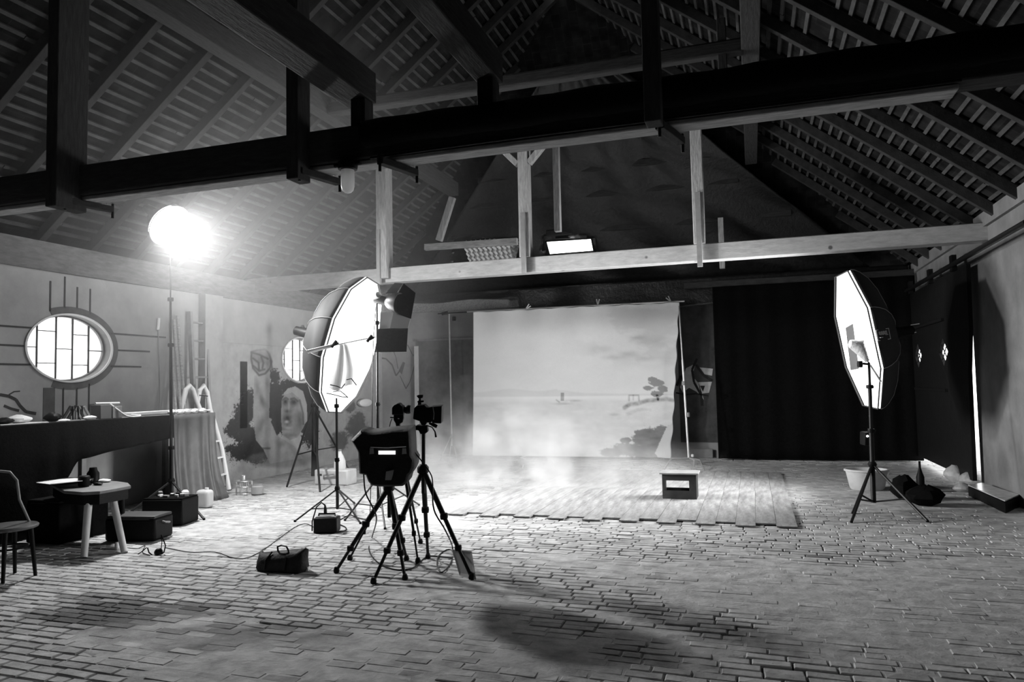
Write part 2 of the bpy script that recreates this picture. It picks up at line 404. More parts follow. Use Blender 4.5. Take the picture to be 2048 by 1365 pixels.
def timber(name, a, b, w, h, label, cat, m, up=(0, 0, 1), group=None, org=None, bev=.008):
    o = MB().beam(a, b, w, h, up).build(name, m, bevel=bev, org=org); return tag(o, label, cat, group)
timber('purlin', (-5.50, YF+.1, 5.43), (-5.50, 13.30, 5.43), .20, .26, 'heavy purlin carrying the rafters of the left roof slope', 'beam', DWOODY)
timber('purlin', (0.12, YF+.1, 5.43), (0.12, 13.30, 5.43), .20, .26, 'heavy purlin carrying the rafters of the right roof slope', 'beam', DWOODY)
# hip purlins and jack rafters
def hipbeam(x0, x1, z, label):
    y = Yhip(z)-.06; timber('hip_purlin', (x0, y, z-.04), (x1, y, z-.04), .10, .11, label, 'beam', DWOOD)
hipbeam(-4.99, -.45, 5.60, 'upper cross timber on the hip end above the backdrop')
hipbeam(-5.45, -.1, 5.21, 'middle cross timber on the hip end above the backdrop')
hipbeam(-3.88, .80, 4.64, 'lower cross timber just above the bright skylight')
for x, z0, z1, lb in ((-3.0, 5.14, 6.3, 'short hip rafter above the middle cross timber'), (-3.02, 4.55, 5.12, 'short hip rafter between the two lower cross timbers')):
    timber('hip_rafter', (x, Yhip(z0)-.02, z0), (x, Yhip(z1)-.02, z1), .10, .08, lb, 'rafter', WOODZ, up=(0, -1, 1))
# tarpaulin sagging under the hip end
def tarp():
    nu, nv = 90, 60; u = np.linspace(0, 1, nu)[:, None]; v = np.linspace(0, 1, nv)[None, :]
    z = 3.64+(6.9-3.64)*v+u*0; xl = -8.0+(z-3.46)/.78+.25; xr = 2.55-(z-3.46)/.78
    X = xl+(xr-xl)*u; off = .12+.14*vnoise(u*5+z*2, v*3+u*6, 5, 4)+.05*np.sin(u*30+v*14+3*np.sin(v*5))*vnoise(u*3, v*3, 9, 2)*1.6
    # hole in front of tiles and skylight
    Y = Yhip(z)+.05-off*.6; Zz = z-off*.6
    P = np.stack([X+0*Y, Y, Zz], -1); mb = MB(); mb.grid(P)
    keep = []
    for f in mb.f:
        c = mb.v[0][list(f)].mean(0); x, y = proj(c)
        if (905 < x < 1036 and 476 < y < 528): continue
        if (1088 < x < 1192 and 474 < y < 514): continue
        keep.append(f)
    mb.f = keep
    m = mat('black tarpaulin', .012, .30, .5, 14, .6, spec=.5)
    o = mb.build('tarpaulin', m); o.modifiers.new('thick', 'SOLIDIFY').thickness = .004
    tag(o, 'black tarpaulin hung under the hip end of the roof above the backdrop', 'tarpaulin')
tarp()
# pantiles seen through the torn tarpaulin
def pantiles():
    mb = MB(); nu, nv = 120, 60; x0, x1, z0, z1 = -5.75, -4.35, 4.02, 4.62
    u = np.linspace(0, 1, nu)[:, None]; v = np.linspace(0, 1, nv)[None, :]
    X = x0+(x1-x0)*u+0*v; z = z0+(z1-z0)*v+0*u
    ph = X*2*math.pi/.215+ (z-z0)*0; row = ((z-z0)/.085) % 1
    off = .06*(np.abs(np.sin(ph/1+row*.5))**.7)+.05*row
    P = np.stack([X+.16*0, Yhip(z)+.06-off, z-off+.02], -1); mb.sheet(P, (0, .012, .012))
    m = mat('light pantile', .85, .8, .2, 20, .2)
    struct(mb.build('trim_6', m), 'light pantiles glimpsed through the torn tarpaulin')
pantiles()
# skylight in the hip end
sk = []
for x, y in ((1092, 483), (1183, 477), (1188, 503), (1099, 510)):
    d = ray(x, y); t = (18.90-EYE)/(d[1]+d[2]); sk.append(CAM+d*t)
r_ = bpy.data.objects.new('window_3', None); COL.objects.link(r_); r_.location = sk[3].tolist(); struct(r_, 'small bright skylight pane in the hip end of the roof')
MB().prism(sk, V3(nb)*.01).build('pane', mat('daylit skylight pane', .9, .5, emit=4.0), r_)
fm = MB()
for i in range(4): fm.beam(sk[i], sk[(i+1) % 4], .03, .03)
fm.build('window_frame', BLKM, r_)
# strut and brace by the hip on the left
timber('strut', pl(850, 495, 1, 13.6), pl(1035, 483, 1, 13.6), .10, .13, 'short horizontal strut at the left end of the hip', 'beam', WOOD)
timber('purlin_brace', pl(905, 395, 1, 13.5), pl(878, 482, 1, 13.5), .13, .10, 'short slanting brace under the far end of the left purlin', 'brace', WOODZ, up=(0, 1, 0))

# ================================================================== FRAMES
def tie(y, z0, z1, label, w=.22):
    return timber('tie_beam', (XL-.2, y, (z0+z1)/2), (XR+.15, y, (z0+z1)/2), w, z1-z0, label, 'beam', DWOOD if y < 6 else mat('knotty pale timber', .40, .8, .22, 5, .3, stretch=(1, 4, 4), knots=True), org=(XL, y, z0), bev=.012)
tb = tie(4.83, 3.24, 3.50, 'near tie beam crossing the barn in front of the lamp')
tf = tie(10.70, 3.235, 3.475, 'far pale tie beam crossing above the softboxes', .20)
timber('underplank', (-7.9, 4.83, 3.218), (1.2, 4.83, 3.218), .16, .035, 'plank nailed along the underside of the near tie beam', 'plank', WOOD)
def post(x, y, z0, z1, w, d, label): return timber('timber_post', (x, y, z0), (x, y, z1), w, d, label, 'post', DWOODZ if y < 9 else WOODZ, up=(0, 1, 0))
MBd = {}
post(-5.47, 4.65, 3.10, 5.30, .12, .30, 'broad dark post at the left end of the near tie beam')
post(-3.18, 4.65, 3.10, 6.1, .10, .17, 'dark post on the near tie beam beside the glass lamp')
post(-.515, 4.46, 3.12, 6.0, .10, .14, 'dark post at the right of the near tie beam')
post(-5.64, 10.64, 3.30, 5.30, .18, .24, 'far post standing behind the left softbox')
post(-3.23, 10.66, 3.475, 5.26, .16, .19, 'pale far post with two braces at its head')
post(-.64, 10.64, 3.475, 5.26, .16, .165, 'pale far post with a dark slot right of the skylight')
post(-.19, 8.64, 4.6, 5.72, .10, .13, 'short hanging post near the right purlin')
post(-.45, 14.0, 3.6, 4.55, .10, .10, 'thin post in the shadow behind the far tie beam')
post(-2.79, 10.95, 3.9, 5.26, .10, .10, 'slim hanging post behind the near tie beam')
timber('collar_beam', (-5.4, 8.64, 5.37), (0.05, 8.64, 5.37), .16, .17, 'round-edged collar beam between the purlins', 'beam', DWOOD, bev=.03)
timber('collar_beam', (-5.4, 10.66, 5.36), (0.05, 10.66, 5.36), .16, .18, 'collar beam resting on the far posts', 'beam', WOOD)
for s, lb in ((-1, 'left'), (1, 'right')):
    timber('knee_brace', (-3.23+s*.09, 10.62, 4.93), (-3.23+s*.42, 10.62, 5.28), .09, .10, '%s knee brace at the head of the pale far post' % lb, 'brace', WOODZ, up=(0, 1, 0))
slot = MB().bx(-.69, -.60, 10.53, 10.555, 3.15, 4.15).bx(-3.265, -3.20, 10.53, 10.575, 3.2, 4.15)
for x, w, z0, z1, lb in ((-.64, .07, 3.14, 4.2, 'dark batten strapped over the far tie beam at the right post'), (-3.23, .06, 3.22, 4.15, 'dark batten strapped over the far tie beam at the pale post'), (-5.69, .06, 3.2, 4.1, 'dark batten strapped over the far tie beam behind the softbox')):
    tag(MB().bx(x-w/2, x+w/2, 10.50, 10.56, z0, z1).build('strap_batten', GRY), lb, 'batten')
post(-2.74, 4.83, 3.50, 3.72, .12, .14, 'stub post under the left overhead beam'); post(-1.72, 4.83, 3.50, 3.72, .12, .15, 'stub post under the right overhead beam')
timber('overhead_beam', (-2.79, YF+.1, 3.84), (-2.79, 4.92, 3.84), .25, .24, 'left beam running overhead towards the camera', 'beam', DWOODY)
timber('overhead_beam', (-1.72, YF+.1, 3.83), (-1.72, 4.92, 3.83), .17, .22, 'right beam running overhead towards the camera', 'beam', DWOODY)
for x, lb in ((-5.45, 'leftmost cross cleat under the near tie beam'), (-3.15, 'cross cleat under the near tie beam left of the glass lamp'), (-2.48, 'slanting cleat under the near tie beam right of the glass lamp'), (-.5, 'rightmost cross cleat under the near tie beam')):
    o = MB().beam((x, 4.62, 3.17), (x+.10, 5.0, 3.17), .06, .05).build('cleat', DWOODY, bevel=.004)
    for bx_, by_ in ((x, 4.62), (x+.11, 5.0)):
        bo = MB().tube([(bx_, by_, 3.09), (bx_, by_, 3.22)], .011).build('bolt', BLKM, org=tuple(o.location)); bo.parent = o; bo.location = (0, 0, 0)
    tag(o, lb, 'cleat')
# black roll and cable on the near beam
def roll():
    pts = [(x, 4.615, 3.375+.004*math.sin(x*5)) for x in np.linspace(-2.60, 1.5, 30)]
    o = MB().tube(pts, [.095+.005*math.sin(i*1.7) for i in range(30)], 14).build('cloth_roll', BLKC); tag(o, 'long black cloth roll tied along the near tie beam', 'cloth roll')
roll()
def cable(name, pts, r, label, m=BLK, n=6, sub=6):
    P = [V3(p) for p in pts]; out = []
    Q = [2*P[0]-P[1]]+P+[2*P[-1]-P[-2]]
    for i in range(1, len(Q)-2):
        for t in np.linspace(0, 1, sub, endpoint=False):
            a, b, c, d = Q[i-1], Q[i], Q[i+1], Q[i+2]
            out.append(.5*((2*b)+(-a+c)*t+(2*a-5*b+4*c-d)*t*t+(-a+3*b-3*c+d)*t**3))
    out.append(P[-1]); o = MB().tube(out, r, n).build(name, m); return tag(o, label, 'cable')
cable('cable', [(-2.6, 4.7, 3.225), (-1.6, 4.70, 3.235), (-.5, 4.70, 3.232), (.5, 4.70, 3.23), (1.2, 4.7, 3.232)], .009, 'black cable clipped along the near tie beam')

# bulkhead lamp
def bulkhead():
    b = (-2.79, 4.70, 3.19); root = thing('bulkhead_lamp', b, 'glass jar lamp hanging under the near tie beam', 'lamp')
    MB().lathe(b, [(.07, .025), (.075, 0), (.07, -.03), (.052, -.035)], 20).tube([V3(b)+(-.11, 0, .01), V3(b)+(.11, 0, .01)], .016).build('base', BLK, root)
    glass = mat('cloudy lamp glass', .92, .35, .12, 9, trans=.55, spec=.5)
    MB().lathe(V3(b)+(0, 0, -.035), [(.048, 0), (.050, -.06), (.049, -.12), (.042, -.15), (.025, -.168), (.002, -.175)], 24, caps=False).build('glass_jar', glass, root)
bulkhead()

# ================================================================== PAINTED BACKDROP
def gauss(x, y, cx, cy, sx, sy, rot=0):
    c, s = math.cos(rot), math.sin(rot); dx, dy = x-cx, y-cy; a = (dx*c+dy*s)/sx; b = (-dx*s+dy*c)/sy; return np.exp(-(a*a+b*b))
def seg(x, y, pts, w):
    d = np.full(x.shape, 1e9)
    for (ax, ay), (bx, by) in zip(pts[:-1], pts[1:]):
        vx, vy = bx-ax, by-ay; t = np.clip(((x-ax)*vx+(y-ay)*vy)/(vx*vx+vy*vy), 0, 1); d = np.minimum(d, np.hypot(x-ax-t*vx, y-ay-t*vy))
    return np.clip(1.5-d/w, 0, 1)
def inpoly(x, y, poly):
    r = np.zeros(x.shape, bool); n = len(poly); j = n-1
    for i in range(n):
        xi, yi = poly[i]; xj, yj = poly[j]; c = ((yi > y) != (yj > y)) & (x < (xj-xi)*(y-yi)/(yj-yi+1e-12)+xi); r ^= c; j = i
    return r
def paint_backdrop(x, y):
    n1 = vnoise(x/160, y/90, 1, 5); n2 = vnoise(x/60, y/26, 2, 4); n3 = vnoise(x/22, y/22, 4, 3)
    t = .86+.07*(n1-.5)
    sky = np.clip((700-y)/60, 0, 1)
    cl = smooth01((vnoise(x/240+3, y/120+1, 8, 5)-.46)/.16)*np.clip((x-700)/500, 0, 1)*np.clip((560-y)/150, 0, 1)
    t -= .10*cl
    for cx, cy, sx, sy, a in ((1030, 380, 70, 26, .20), (1100, 445, 60, 20, .22), (1220, 420, 90, 26, .24), (1350, 455, 70, 20, .20), (1290, 290, 60, 16, .16), (1400, 320, 120, 40, .14), (1500, 470, 60, 30, .12)):
        t -= .8*a*gauss(x, y, cx, cy, sx, sy)*(.5+n2)
    mtn = 700-26*np.exp(-((x-330)/170)**2)-22*np.exp(-((x-720)/120)**2)+.018*(x-200)*(x > 700)
    t -= .08*np.clip((y-mtn)/8, 0, 1)*np.clip((742-y)/8, 0, 1)
    t += .06*gauss(x, y, 900, 748, 700, 10)
    land = np.clip((y-765)/20, 0, 1); t -= land*(.05+.14*(n2-.45))+land*.06*np.clip((y-860)/250, 0, 1)
    t -= .40*inpoly(x, y, [(722, 775), (724, 712), (748, 710), (750, 775)]); t -= .25*seg(x, y, [(690, 765), (712, 782)], 5)
    t -= .28*gauss(x, y, 820, 772, 60, 7)*(.4+n3); t += .15*gauss(x, y, 785, 778, 12, 8)
    t -= .22*gauss(x, y, 740, 795, 60, 8)
    t -= .28*seg(x, y, [(1232, 775), (1232, 735), (1300, 735), (1304, 775)], 6); t -= .2*seg(x, y, [(1262, 735), (1262, 770)], 5)
    # tree
    crown = np.maximum.reduce([gauss(x, y, 1425, 640, 62, 34), gauss(x, y, 1365, 680, 40, 22), gauss(x, y, 1470, 690, 42, 30), gauss(x, y, 1430, 725, 55, 26), gauss(x, y, 1400, 615, 40, 22)])
    t -= .50*smooth01((crown+.5*(n3-.5)-.42)/.12)
    t -= .45*seg(x, y, [(1432, 740), (1440, 770)], 8)
    hl = seg(x, y, [(1200, 830), (1235, 805), (1290, 800), (1360, 778), (1440, 770), (1500, 765), (1540, 775)], 15)
    t -= .42*hl*(.3+n3)
    t -= .20*gauss(x, y, 1130, 882, 40, 12); t -= .14*seg(x, y, [(1220, 880), (1300, 845), (1380, 850)], 12)*n2*1.6
    # dark shrubs at lower right
    b = np.maximum.reduce([gauss(x, y, 1370, 1060, 120, 90), gauss(x, y, 1460, 1040, 90, 80), gauss(x, y, 1240, 1150, 160, 60), gauss(x, y, 1120, 1170, 110, 42), gauss(x, y, 1210, 1078, 50, 22), gauss(x, y, 1380, 1170, 200, 70)])
    t -= .52*smooth01((b+.45*(n3-.5)+.3*(n2-.5)-.40)/.15)
    # smudges of brownish wash at lower left
    t -= .16*gauss(x, y, 230, 1040, 60, 60)*(.4+n2); t -= .08*gauss(x, y, 360, 985, 130, 40)
    t += .02*(n3-.5)
    return np.clip(t, .05, .9)
def backdrop():
    nu, nv = 300, 220; u = np.linspace(0, 1, nu)[:, None]; v = np.linspace(0, 1, nv)[None, :]
    TL, TR, BL, BR = V3((-5.60, 14.5, 3.09)), V3((-1.30, 14.5, 3.07)), V3((-5.66, 14.5, .055)), V3((-1.55, 14.5, .06))
    P = (1-u)[..., None]*((1-v)[..., None]*TL+v[..., None]*BL)+u[..., None]*((1-v)[..., None]*TR+v[..., None]*BR)
    P[..., 1] += .02*np.sin(u*31)*(1-v)*np.exp(-v*6)+.012*np.sin(u*9+v*4); P[..., 2] += .006*np.sin(u*60)*(v < .02)
    P[..., 0] += .012*np.sin(v*40)*(u > .98)
    zx = (18+(1580-18)*u)*(1-v)+(30+(1535-30)*u)*v; zy = (90+(22-90)*u)*(1-v)+(1180+(1215-1180)*u)*v
    # curled lower right corner shows the unpainted back
    k = np.clip((u*4.2-4.2+ (v*3.05-2.05)*.42)/.30, 0, 1)
    col = paint_backdrop(zx, zy); fold = inpoly(zx, zy, [(1500, 985), (1420, 1180), (1445, 1215), (1560, 1235), (1600, 900)]); col = np.where(fold, .66, col)
    P[..., 1] -= .16*smooth01((u-.93)/.07)*smooth01((v-.72)/.28)
    m = mat('painted canvas', .6, .9, .03, 60, .05, attr='tone', spec=.1)
    root = thing('painted_backdrop', (-3.45, 14.5, .055), 'large pale canvas backdrop painted with clouds, a tree and distant hills', 'backdrop')
    o = MB(); o.grid(P); c = o.build('canvas', m, root, cols=col.ravel(), smooth=60); s = c.modifiers.new('t', 'SOLIDIFY'); s.thickness = .004
    MB().tube([(-5.75, 14.53, 3.11), (-1.2, 14.53, 3.09)], .018).build('top_pole', ALU, root)
backdrop()
def clamp(p, ang, label, m=WHT, s=1.0):
    p = V3(p); root = thing('spring_clamp', p, label, 'clamp'); c, sn = math.cos(ang), math.sin(ang)
    for k, q in ((1, .22), (-1, -.22)):
        d = V3((math.cos(ang+q), 0, math.sin(ang+q))); MB().beam(p, p+d*.13*s, .02, .012, up=(0, 1, 0)).build('jaw' if k > 0 else 'handle', m, root)
clamp((-4.42, 14.46, 3.09), .7, 'white spring clamp on the top edge of the backdrop'); clamp((-2.9, 14.46, 3.09), 1.5, 'grey spring clamp at the middle of the backdrop top', ALU)
clamp((-1.45, 14.46, 3.08), 2.2, 'small clamp at the right top corner of the backdrop', ALU)
clamp(pl(1040, 918, 1, 14.4)+V3((0, 0, .02)), 0.05, 'white clamp lying along the bottom edge of the backdrop', WHT, .9)
for x, y, x2, y2, lb in ((1103, 918, 1110, 934, 'small white peg leaning below the backdrop, beside the smoke'), (1048, 925, 1045, 938, 'short white peg on the floor under the backdrop clamp')):
    tag(MB().tube([pl(x, y, 1, 14.2), fl(x2, y2)+V3((0, 0, .01))], .012).build('tent_peg', WHT), lb, 'peg')
# black drape at the right
def folds(x0, x1, z0, z1, y, amp, n, name, m, label, cat, nu=120, seed=0, flare=0):
    u = np.linspace(0, 1, nu)[:, None]; v = np.linspace(0, 1, 16)[None, :]
    X = x0+(x1-x0)*u+0*v; Z = z1+(z0-z1)*v+0*u; Y = y+amp*np.sin(u*n*2*math.pi+1.5*np.sin(u*7+seed))*(.6+.4*v)+0*Z
    o = MB(); o.grid(np.stack([X, Y, Z], -1)); o = o.build(name, m, smooth=60); s = o.modifiers.new('t', 'SOLIDIFY'); s.thickness = .004
    return tag(o, label, cat)
folds(-.68, 2.85, .03, 3.36, 14.75, .018, 9, 'black_drape', BLKC, 'wide black cloth hung from the beam right of the painted backdrop', 'curtain')
timber('hanging_beam', (-1.22, 14.82, 3.42), (2.85, 14.82, 3.42), .10, .12, 'dim beam from which the black cloth hangs', 'beam', DWOOD)
timber('plinth_board', (-5.4, 15.12, .09), (-.8, 15.12, .09), .04, .18, 'dark board along the foot of the wall under the backdrop', 'board', GRY)

struct(MB().bx(-1.42, -.62, YB-.012, YB-.001, .30, 3.30).build('trim_8', mat('dark wall strip', .07, .9, .5, 2.5)), 'dark strip of the back wall right of the painted backdrop')  # darker tone on this strip of the back wall
def sheeting():
    nu, nv = 120, 14; u = np.linspace(0, 1, nu)[:, None]; v = np.linspace(0, 1, nv)[None, :]
    X = -7.9+10.7*u+0*v; top = 3.60+0*u; bot = np.where(u < .30, 3.40, 3.02)+.02*np.sin(u*40); Z = top+(bot-top)*v; Y = 14.96+.05*vnoise(u*16, v*2+u*5, 17, 4)-.05*v+0*u
    o = MB(); o.grid(np.stack([X, Y, Z], -1)); o = o.build('black_sheeting', MATS['black tarpaulin'], smooth=60); o.modifiers.new('t', 'SOLIDIFY').thickness = .003
    tag(o, 'wrinkled black sheeting along the top of the back wall above the backdrop', 'sheeting')
sheeting()
# right section of plaster between backdrop and drape is part of wall_back: graffiti on it
def ribbon(mb, pts, w, y, th=.004):
    for a, b in zip(pts[:-1], pts[1:]): mb.beam(pl(*a, 1, y), pl(*b, 1, y), w, th, up=(0, 1, 0))
def patch(mb, pts, y, th=.004): mb.prism([pl(*p, 1, y) for p in pts], (0, -th, 0))
GL = mat('pale graffiti paint', .55, .8, .15, 10); GD = mat('dark graffiti paint', .02, .7, .2, 10); GM = mat('mid graffiti paint', .14, .8, .2, 10)
g = thing('graffiti', pl(1392, 820, 1, YB), 'angular graffiti on the plaster right of the painted backdrop', 'graffiti')
p_ = MB(); patch(p_, [(1360, 775), (1372, 737), (1392, 727), (1384, 752), (1398, 768), (1408, 800), (1393, 784), (1378, 776), (1366, 786)], YB-.016); patch(p_, [(1396, 735), (1426, 738), (1424, 752), (1404, 748)], YB-.016); patch(p_, [(1396, 765), (1424, 764), (1418, 786), (1402, 788)], YB-.016)
p_.build('pale_shape', GL, g)
p_ = MB(); ribbon(p_, [(1394, 718), (1384, 740), (1388, 765), (1402, 790), (1404, 812)], .045, YB-.024); ribbon(p_, [(1392, 730), (1408, 752), (1424, 762)], .05, YB-.024); ribbon(p_, [(1352, 786), (1370, 790), (1392, 788), (1416, 792)], .03, YB-.024); ribbon(p_, [(1354, 772), (1362, 752), (1368, 760)], .05, YB-.024); patch(p_, [(1400, 772), (1410, 772), (1406, 784)], YB-.020)
p_.build('dark_outline', GD, g)
g = thing('graffiti', pl(792, 800, 1, YB), 'thin curling graffiti on the plaster below the strobe flags', 'graffiti')
p_ = MB(); ribbon(p_, [(758, 716), (772, 718), (784, 730), (792, 752), (800, 742), (808, 728)], .035, YB-.003); ribbon(p_, [(800, 752), (812, 778), (820, 764), (828, 735), (834, 720)], .02, YB-.003); ribbon(p_, [(786, 700), (792, 715), (796, 738)], .018, YB-.003); ribbon(p_, [(815, 690), (826, 712), (838, 700)], .018, YB-.003); patch(p_, [(798, 742), (806, 724), (810, 726), (804, 750)], YB-.003)
p_.build('dark_outline', GM, g)
# door in the back wall at the left of the backdrop
d = bpy.data.objects.new('door_1', None); COL.objects.link(d); d.location = (-6.4, YB-.03, 0); struct(d, 'closed grey door in the back wall left of the backdrop')
MB().bx(-7.20, -5.25, YB-.05, YB-.005, .01, 2.56).build('door_leaf', mat('grey door paint', .17, .7, .3, 3, .2), d)
MB().bx(-7.30, -7.20, YB-.07, YB, 0, 2.45).build('door_frame', WHT, d, label='white upright of the frame')
MB().bx(-7.25, -5.2, YB-.06, YB, 2.56, 2.60).build('lintel', GRY, d)
struct(MB().bx(XL, -4.7, YB-.06, YB+.01, 3.22, 3.42).build('trim_7', WOODY), 'weathered timber strip at the top of the back wall')

# ================================================================== MURAL on the left wall (generic figure with raised fist)
def paint_mural(x, y, base):
    n1 = vnoise(x/70, y/70, 21, 5); n2 = vnoise(x/22, y/22, 22, 4, .8)
    t = base*(.92+.16*n1); a = np.zeros(x.shape)
    def dark(mask, val): nonlocal t; t = t*(1-mask)+val*mask
    blob = np.maximum.reduce([gauss(x, y, 190, 900, 110, 110), gauss(x, y, 280, 960, 130, 90), gauss(x, y, 300, 700, 70, 170), gauss(x, y, 540, 620, 90, 170), gauss(x, y, 560, 860, 70, 120), gauss(x, y, 700, 520, 150, 70), gauss(x, y, 820, 600, 90, 130), gauss(x, y, 860, 900, 90, 180), gauss(x, y, 320, 1110, 250, 110), gauss(x, y, 540, 430, 50, 80), gauss(x, y, 250, 820, 90, 200), gauss(x, y, 330, 1010, 120, 120), gauss(x, y, 560, 700, 80, 260), gauss(x, y, 870, 720, 80, 220)])
    dark(smooth01((blob+.9*(n2-.5)+.3*(n1-.5)-.36)/.16), .012+.10*np.clip(n2-.45, 0, 1))
    b2 = np.maximum.reduce([gauss(x, y, 1290, 880, 110, 170), gauss(x, y, 1360, 1020, 90, 150), gauss(x, y, 1130, 1020, 110, 110), gauss(x, y, 1230, 690, 60, 90)])
    dark(smooth01((b2+.5*(n2-.5)+.4*(n1-.5)-.40)/.3)*.85, .07)
    dark(smooth01((gauss(x, y, 600, 1180, 420, 110)-.45)/.3)*.6, .12)
    arm = [(355, 420), (500, 360), (498, 560), (492, 800), (560, 960), (720, 1060), (800, 1170), (500, 1220), (440, 1090), (370, 1000), (345, 800), (350, 600)]
    m = inpoly(x, y, arm).astype(float); dark(m*.95, base*(.80+.35*(n1-.5)))
    dark(gauss(x, y, 430, 650, 26, 70, -.3)*.85, .07); dark(gauss(x, y, 385, 520, 20, 60)*.5, .1); dark(gauss(x, y, 470, 480, 18, 50)*.5, .1); dark(gauss(x, y, 420, 900, 30, 120)*.25, .1)
    fist = [(330, 200), (380, 185), (455, 175), (490, 215), (515, 290), (500, 350), (455, 400), (400, 415), (345, 350), (328, 270)]
    m = inpoly(x, y, fist).astype(float); dark(m, base*(.62+.5*(n1-.5)))
    for st in ([(330, 205), (400, 225), (480, 265)], [(345, 260), (395, 300), (400, 360)], [(420, 250), (440, 300), (430, 350)], [(350, 330), (400, 375), (450, 360)], fist+fist[:1], [(505, 280), (520, 360)]):
        dark(seg(x, y, st, 9)*.8, .05)
    face = [(605, 640), (650, 560), (720, 530), (790, 560), (830, 680), (835, 820), (800, 900), (750, 980), (680, 1005), (615, 960), (600, 820)]
    m = inpoly(x, y, face).astype(float); dark(m, base*(.72+.45*(n1-.5)))
    cap = [(610, 600), (660, 535), (730, 515), (800, 560), (835, 680), (840, 830), (815, 860), (790, 760), (760, 620), (700, 570)]
    m = inpoly(x, y, cap).astype(float); dark(m, base*.95)
    for cx, cy, sx, sy, k in ((640, 655, 32, 34, .92), (715, 660, 38, 30, .9), (660, 742, 36, 20, .75), (655, 822, 46, 62, .97), (770, 830, 45, 80, .55), (640, 900, 55, 16, .6), (700, 960, 60, 20, .4)): dark(np.clip(gauss(x, y, cx, cy, sx, sy)*k*(.7+.7*n2), 0, 1), .015)
    dark(gauss(x, y, 650, 838, 20, 14)*.9, base*1.1); dark(gauss(x, y, 665, 895, 40, 14)*.7, base)
    dark(gauss(x, y, 672, 690, 10, 50)*.6, base)
    for st in ([(612, 640), (645, 618), (665, 632)], [(690, 630), (720, 622), (752, 650)], [(770, 640), (800, 760), (805, 860)]): dark(seg(x, y, st, 8)*.7, .05)
    dark(gauss(x, y, 600, 1040, 60, 40)*.5, .08); dark(seg(x, y, [(430, 1080), (495, 1080)], 9)*.7, .05)
    return np.clip(t, .03, .8)
def mural():
    ys = np.linspace(9.70, 15.12, 470)[:, None]; zs = np.linspace(0.0, 2.32, 230)[None, :]
    P = np.stack([np.full((470, 230), XL+.004), ys+0*zs, zs+0*ys], -1); d = P-CAM; z = d@Wd
    x = ((1024+FPX*(d@Rt)/z)-430)*4.55; y = ((682.5-FPX*(d@Up)/z)-660)*4.55
    c = paint_mural(x, y, .345); edge = np.minimum.reduce([(ys-ys.min())/.15+0*zs, (ys.max()-ys)/.05+0*zs, (zs.max()-zs)/.2+0*ys]); e = smooth01(edge)
    c = c*e+.34*(1-e)
    hole = ((ys-W2[0])/(W2[2]*1.08))**2+((zs-W2[1])/(W2[3]*1.08))**2
    m = mat('mural paint', .4, .9, .14, 6, .2, attr='tone', detail=8); mb = MB(); mb.grid(P)
    h = hole.ravel(); mb.f = [f for f in mb.f if min(h[list(f)]) > 1]
    o = mb.build('mural', m, cols=c.ravel()); o.modifiers.new('t', 'SOLIDIFY').thickness = .002
    tag(o, 'wall painting of a shouting person in a head covering with one fist raised', 'mural')
mural()

# ================================================================== RIGHT SLIDING DOOR
def sliding_door():
    root = bpy.data.objects.new('door_2', None); COL.objects.link(root); root.location = (2.78, 13, 0); struct(root, 'tall black sliding barn door with two small diamond panes')
    xi = 2.76
    lf = MB(); holes = [(14.33, 1.895, .27, .215), (12.56, 1.895, .28, .20)]
    y0, y1, z0, z1 = 11.52, 15.17, .12, 3.02
    edges = [y0, 12.28, 12.84, 14.06, 14.60, y1]
    def strip(a, b, hole):
        if hole is None:
            return lf.prism([(xi, a, z0), (xi, b, z0), (xi, b, z1), (xi, a, z1)], (.05, 0, 0))
        cy, cz, ry, rz = hole
        lf.prism([(xi, a, cz), (xi, cy, cz+rz), (xi, b, cz), (xi, b, z1), (xi, a, z1)], (.05, 0, 0))
        lf.prism([(xi, a, cz), (xi, a, z0), (xi, b, z0), (xi, b, cz), (xi, cy, cz-rz)], (.05, 0, 0))
    # near edge leans: slit of daylight widening to the floor
    lf.prism([(xi, 11.34, z0), (xi, 12.28, z0), (xi, 12.28, z1), (xi, 11.08, z1), (xi, 11.12, 2.15), (xi, 11.27, 1.6)], (.05, 0, 0))
    strip(12.28, 12.84, (12.56, 1.895, .28, .21)); strip(12.84, 14.06, None); strip(14.06, 14.60, (14.33, 1.895, .27, .21)); strip(14.60, y1, None)
    lf.build('door_leaf', mat('black stained boards', .008, .6, .4, 6, .4, stretch=(6, 6, 1), spec=.15), root)
    for cy in (12.56, 14.33):
        bars = MB().beam((xi+.02, cy-.14, 1.79), (xi+.02, cy+.14, 2.0), .012, .012, up=(1, 0, 0)).beam((xi+.02, cy+.14, 1.79), (xi+.02, cy-.14, 2.0), .012, .012, up=(1, 0, 0)); bars.build('diamond_bars', BLKM, root)
    MB().tube([(2.70, 8.6, 3.08), (2.70, 15.0, 3.08)], .035, 10).build('rail', BLKM, root)
    hg = MB()
    for y in (11.6, 13.0, 14.5): hg.bx(2.70, 2.76, y-.07, y+.07, 3.0, 3.22)
    hg.build('hanger', BLKM, root)
    MB().bx(2.72, 2.76, 12.4, 14.6, 2.36, 2.40).build('batten', BLKM, root); MB().bx(2.72, 2.76, 12.4, 14.6, 1.3, 1.34).build('batten', BLKM, root)
    for x, y in ((1802, 650), (1803.5, 660), (1806, 669), (1807, 674)):
        MB().lathe(pl(x, y, 0, 2.752), [(.002, -.014), (.016, -.008), (.018, 0), (.016, 0.008), (.002, .014)], 10, R=[[1, 0, 0], [0, 0, 1], [0, 1, 0]]).build('hook', CHR, root, label='small shiny hook')
    for y_, x2 in ((651, 1838), (668, 1832)): MB().tube([pl(1806, y_+2, 0, 2.75), pl(x2, y_-3, 0, 2.75)], .008).build('iron_rod', GRY, root)
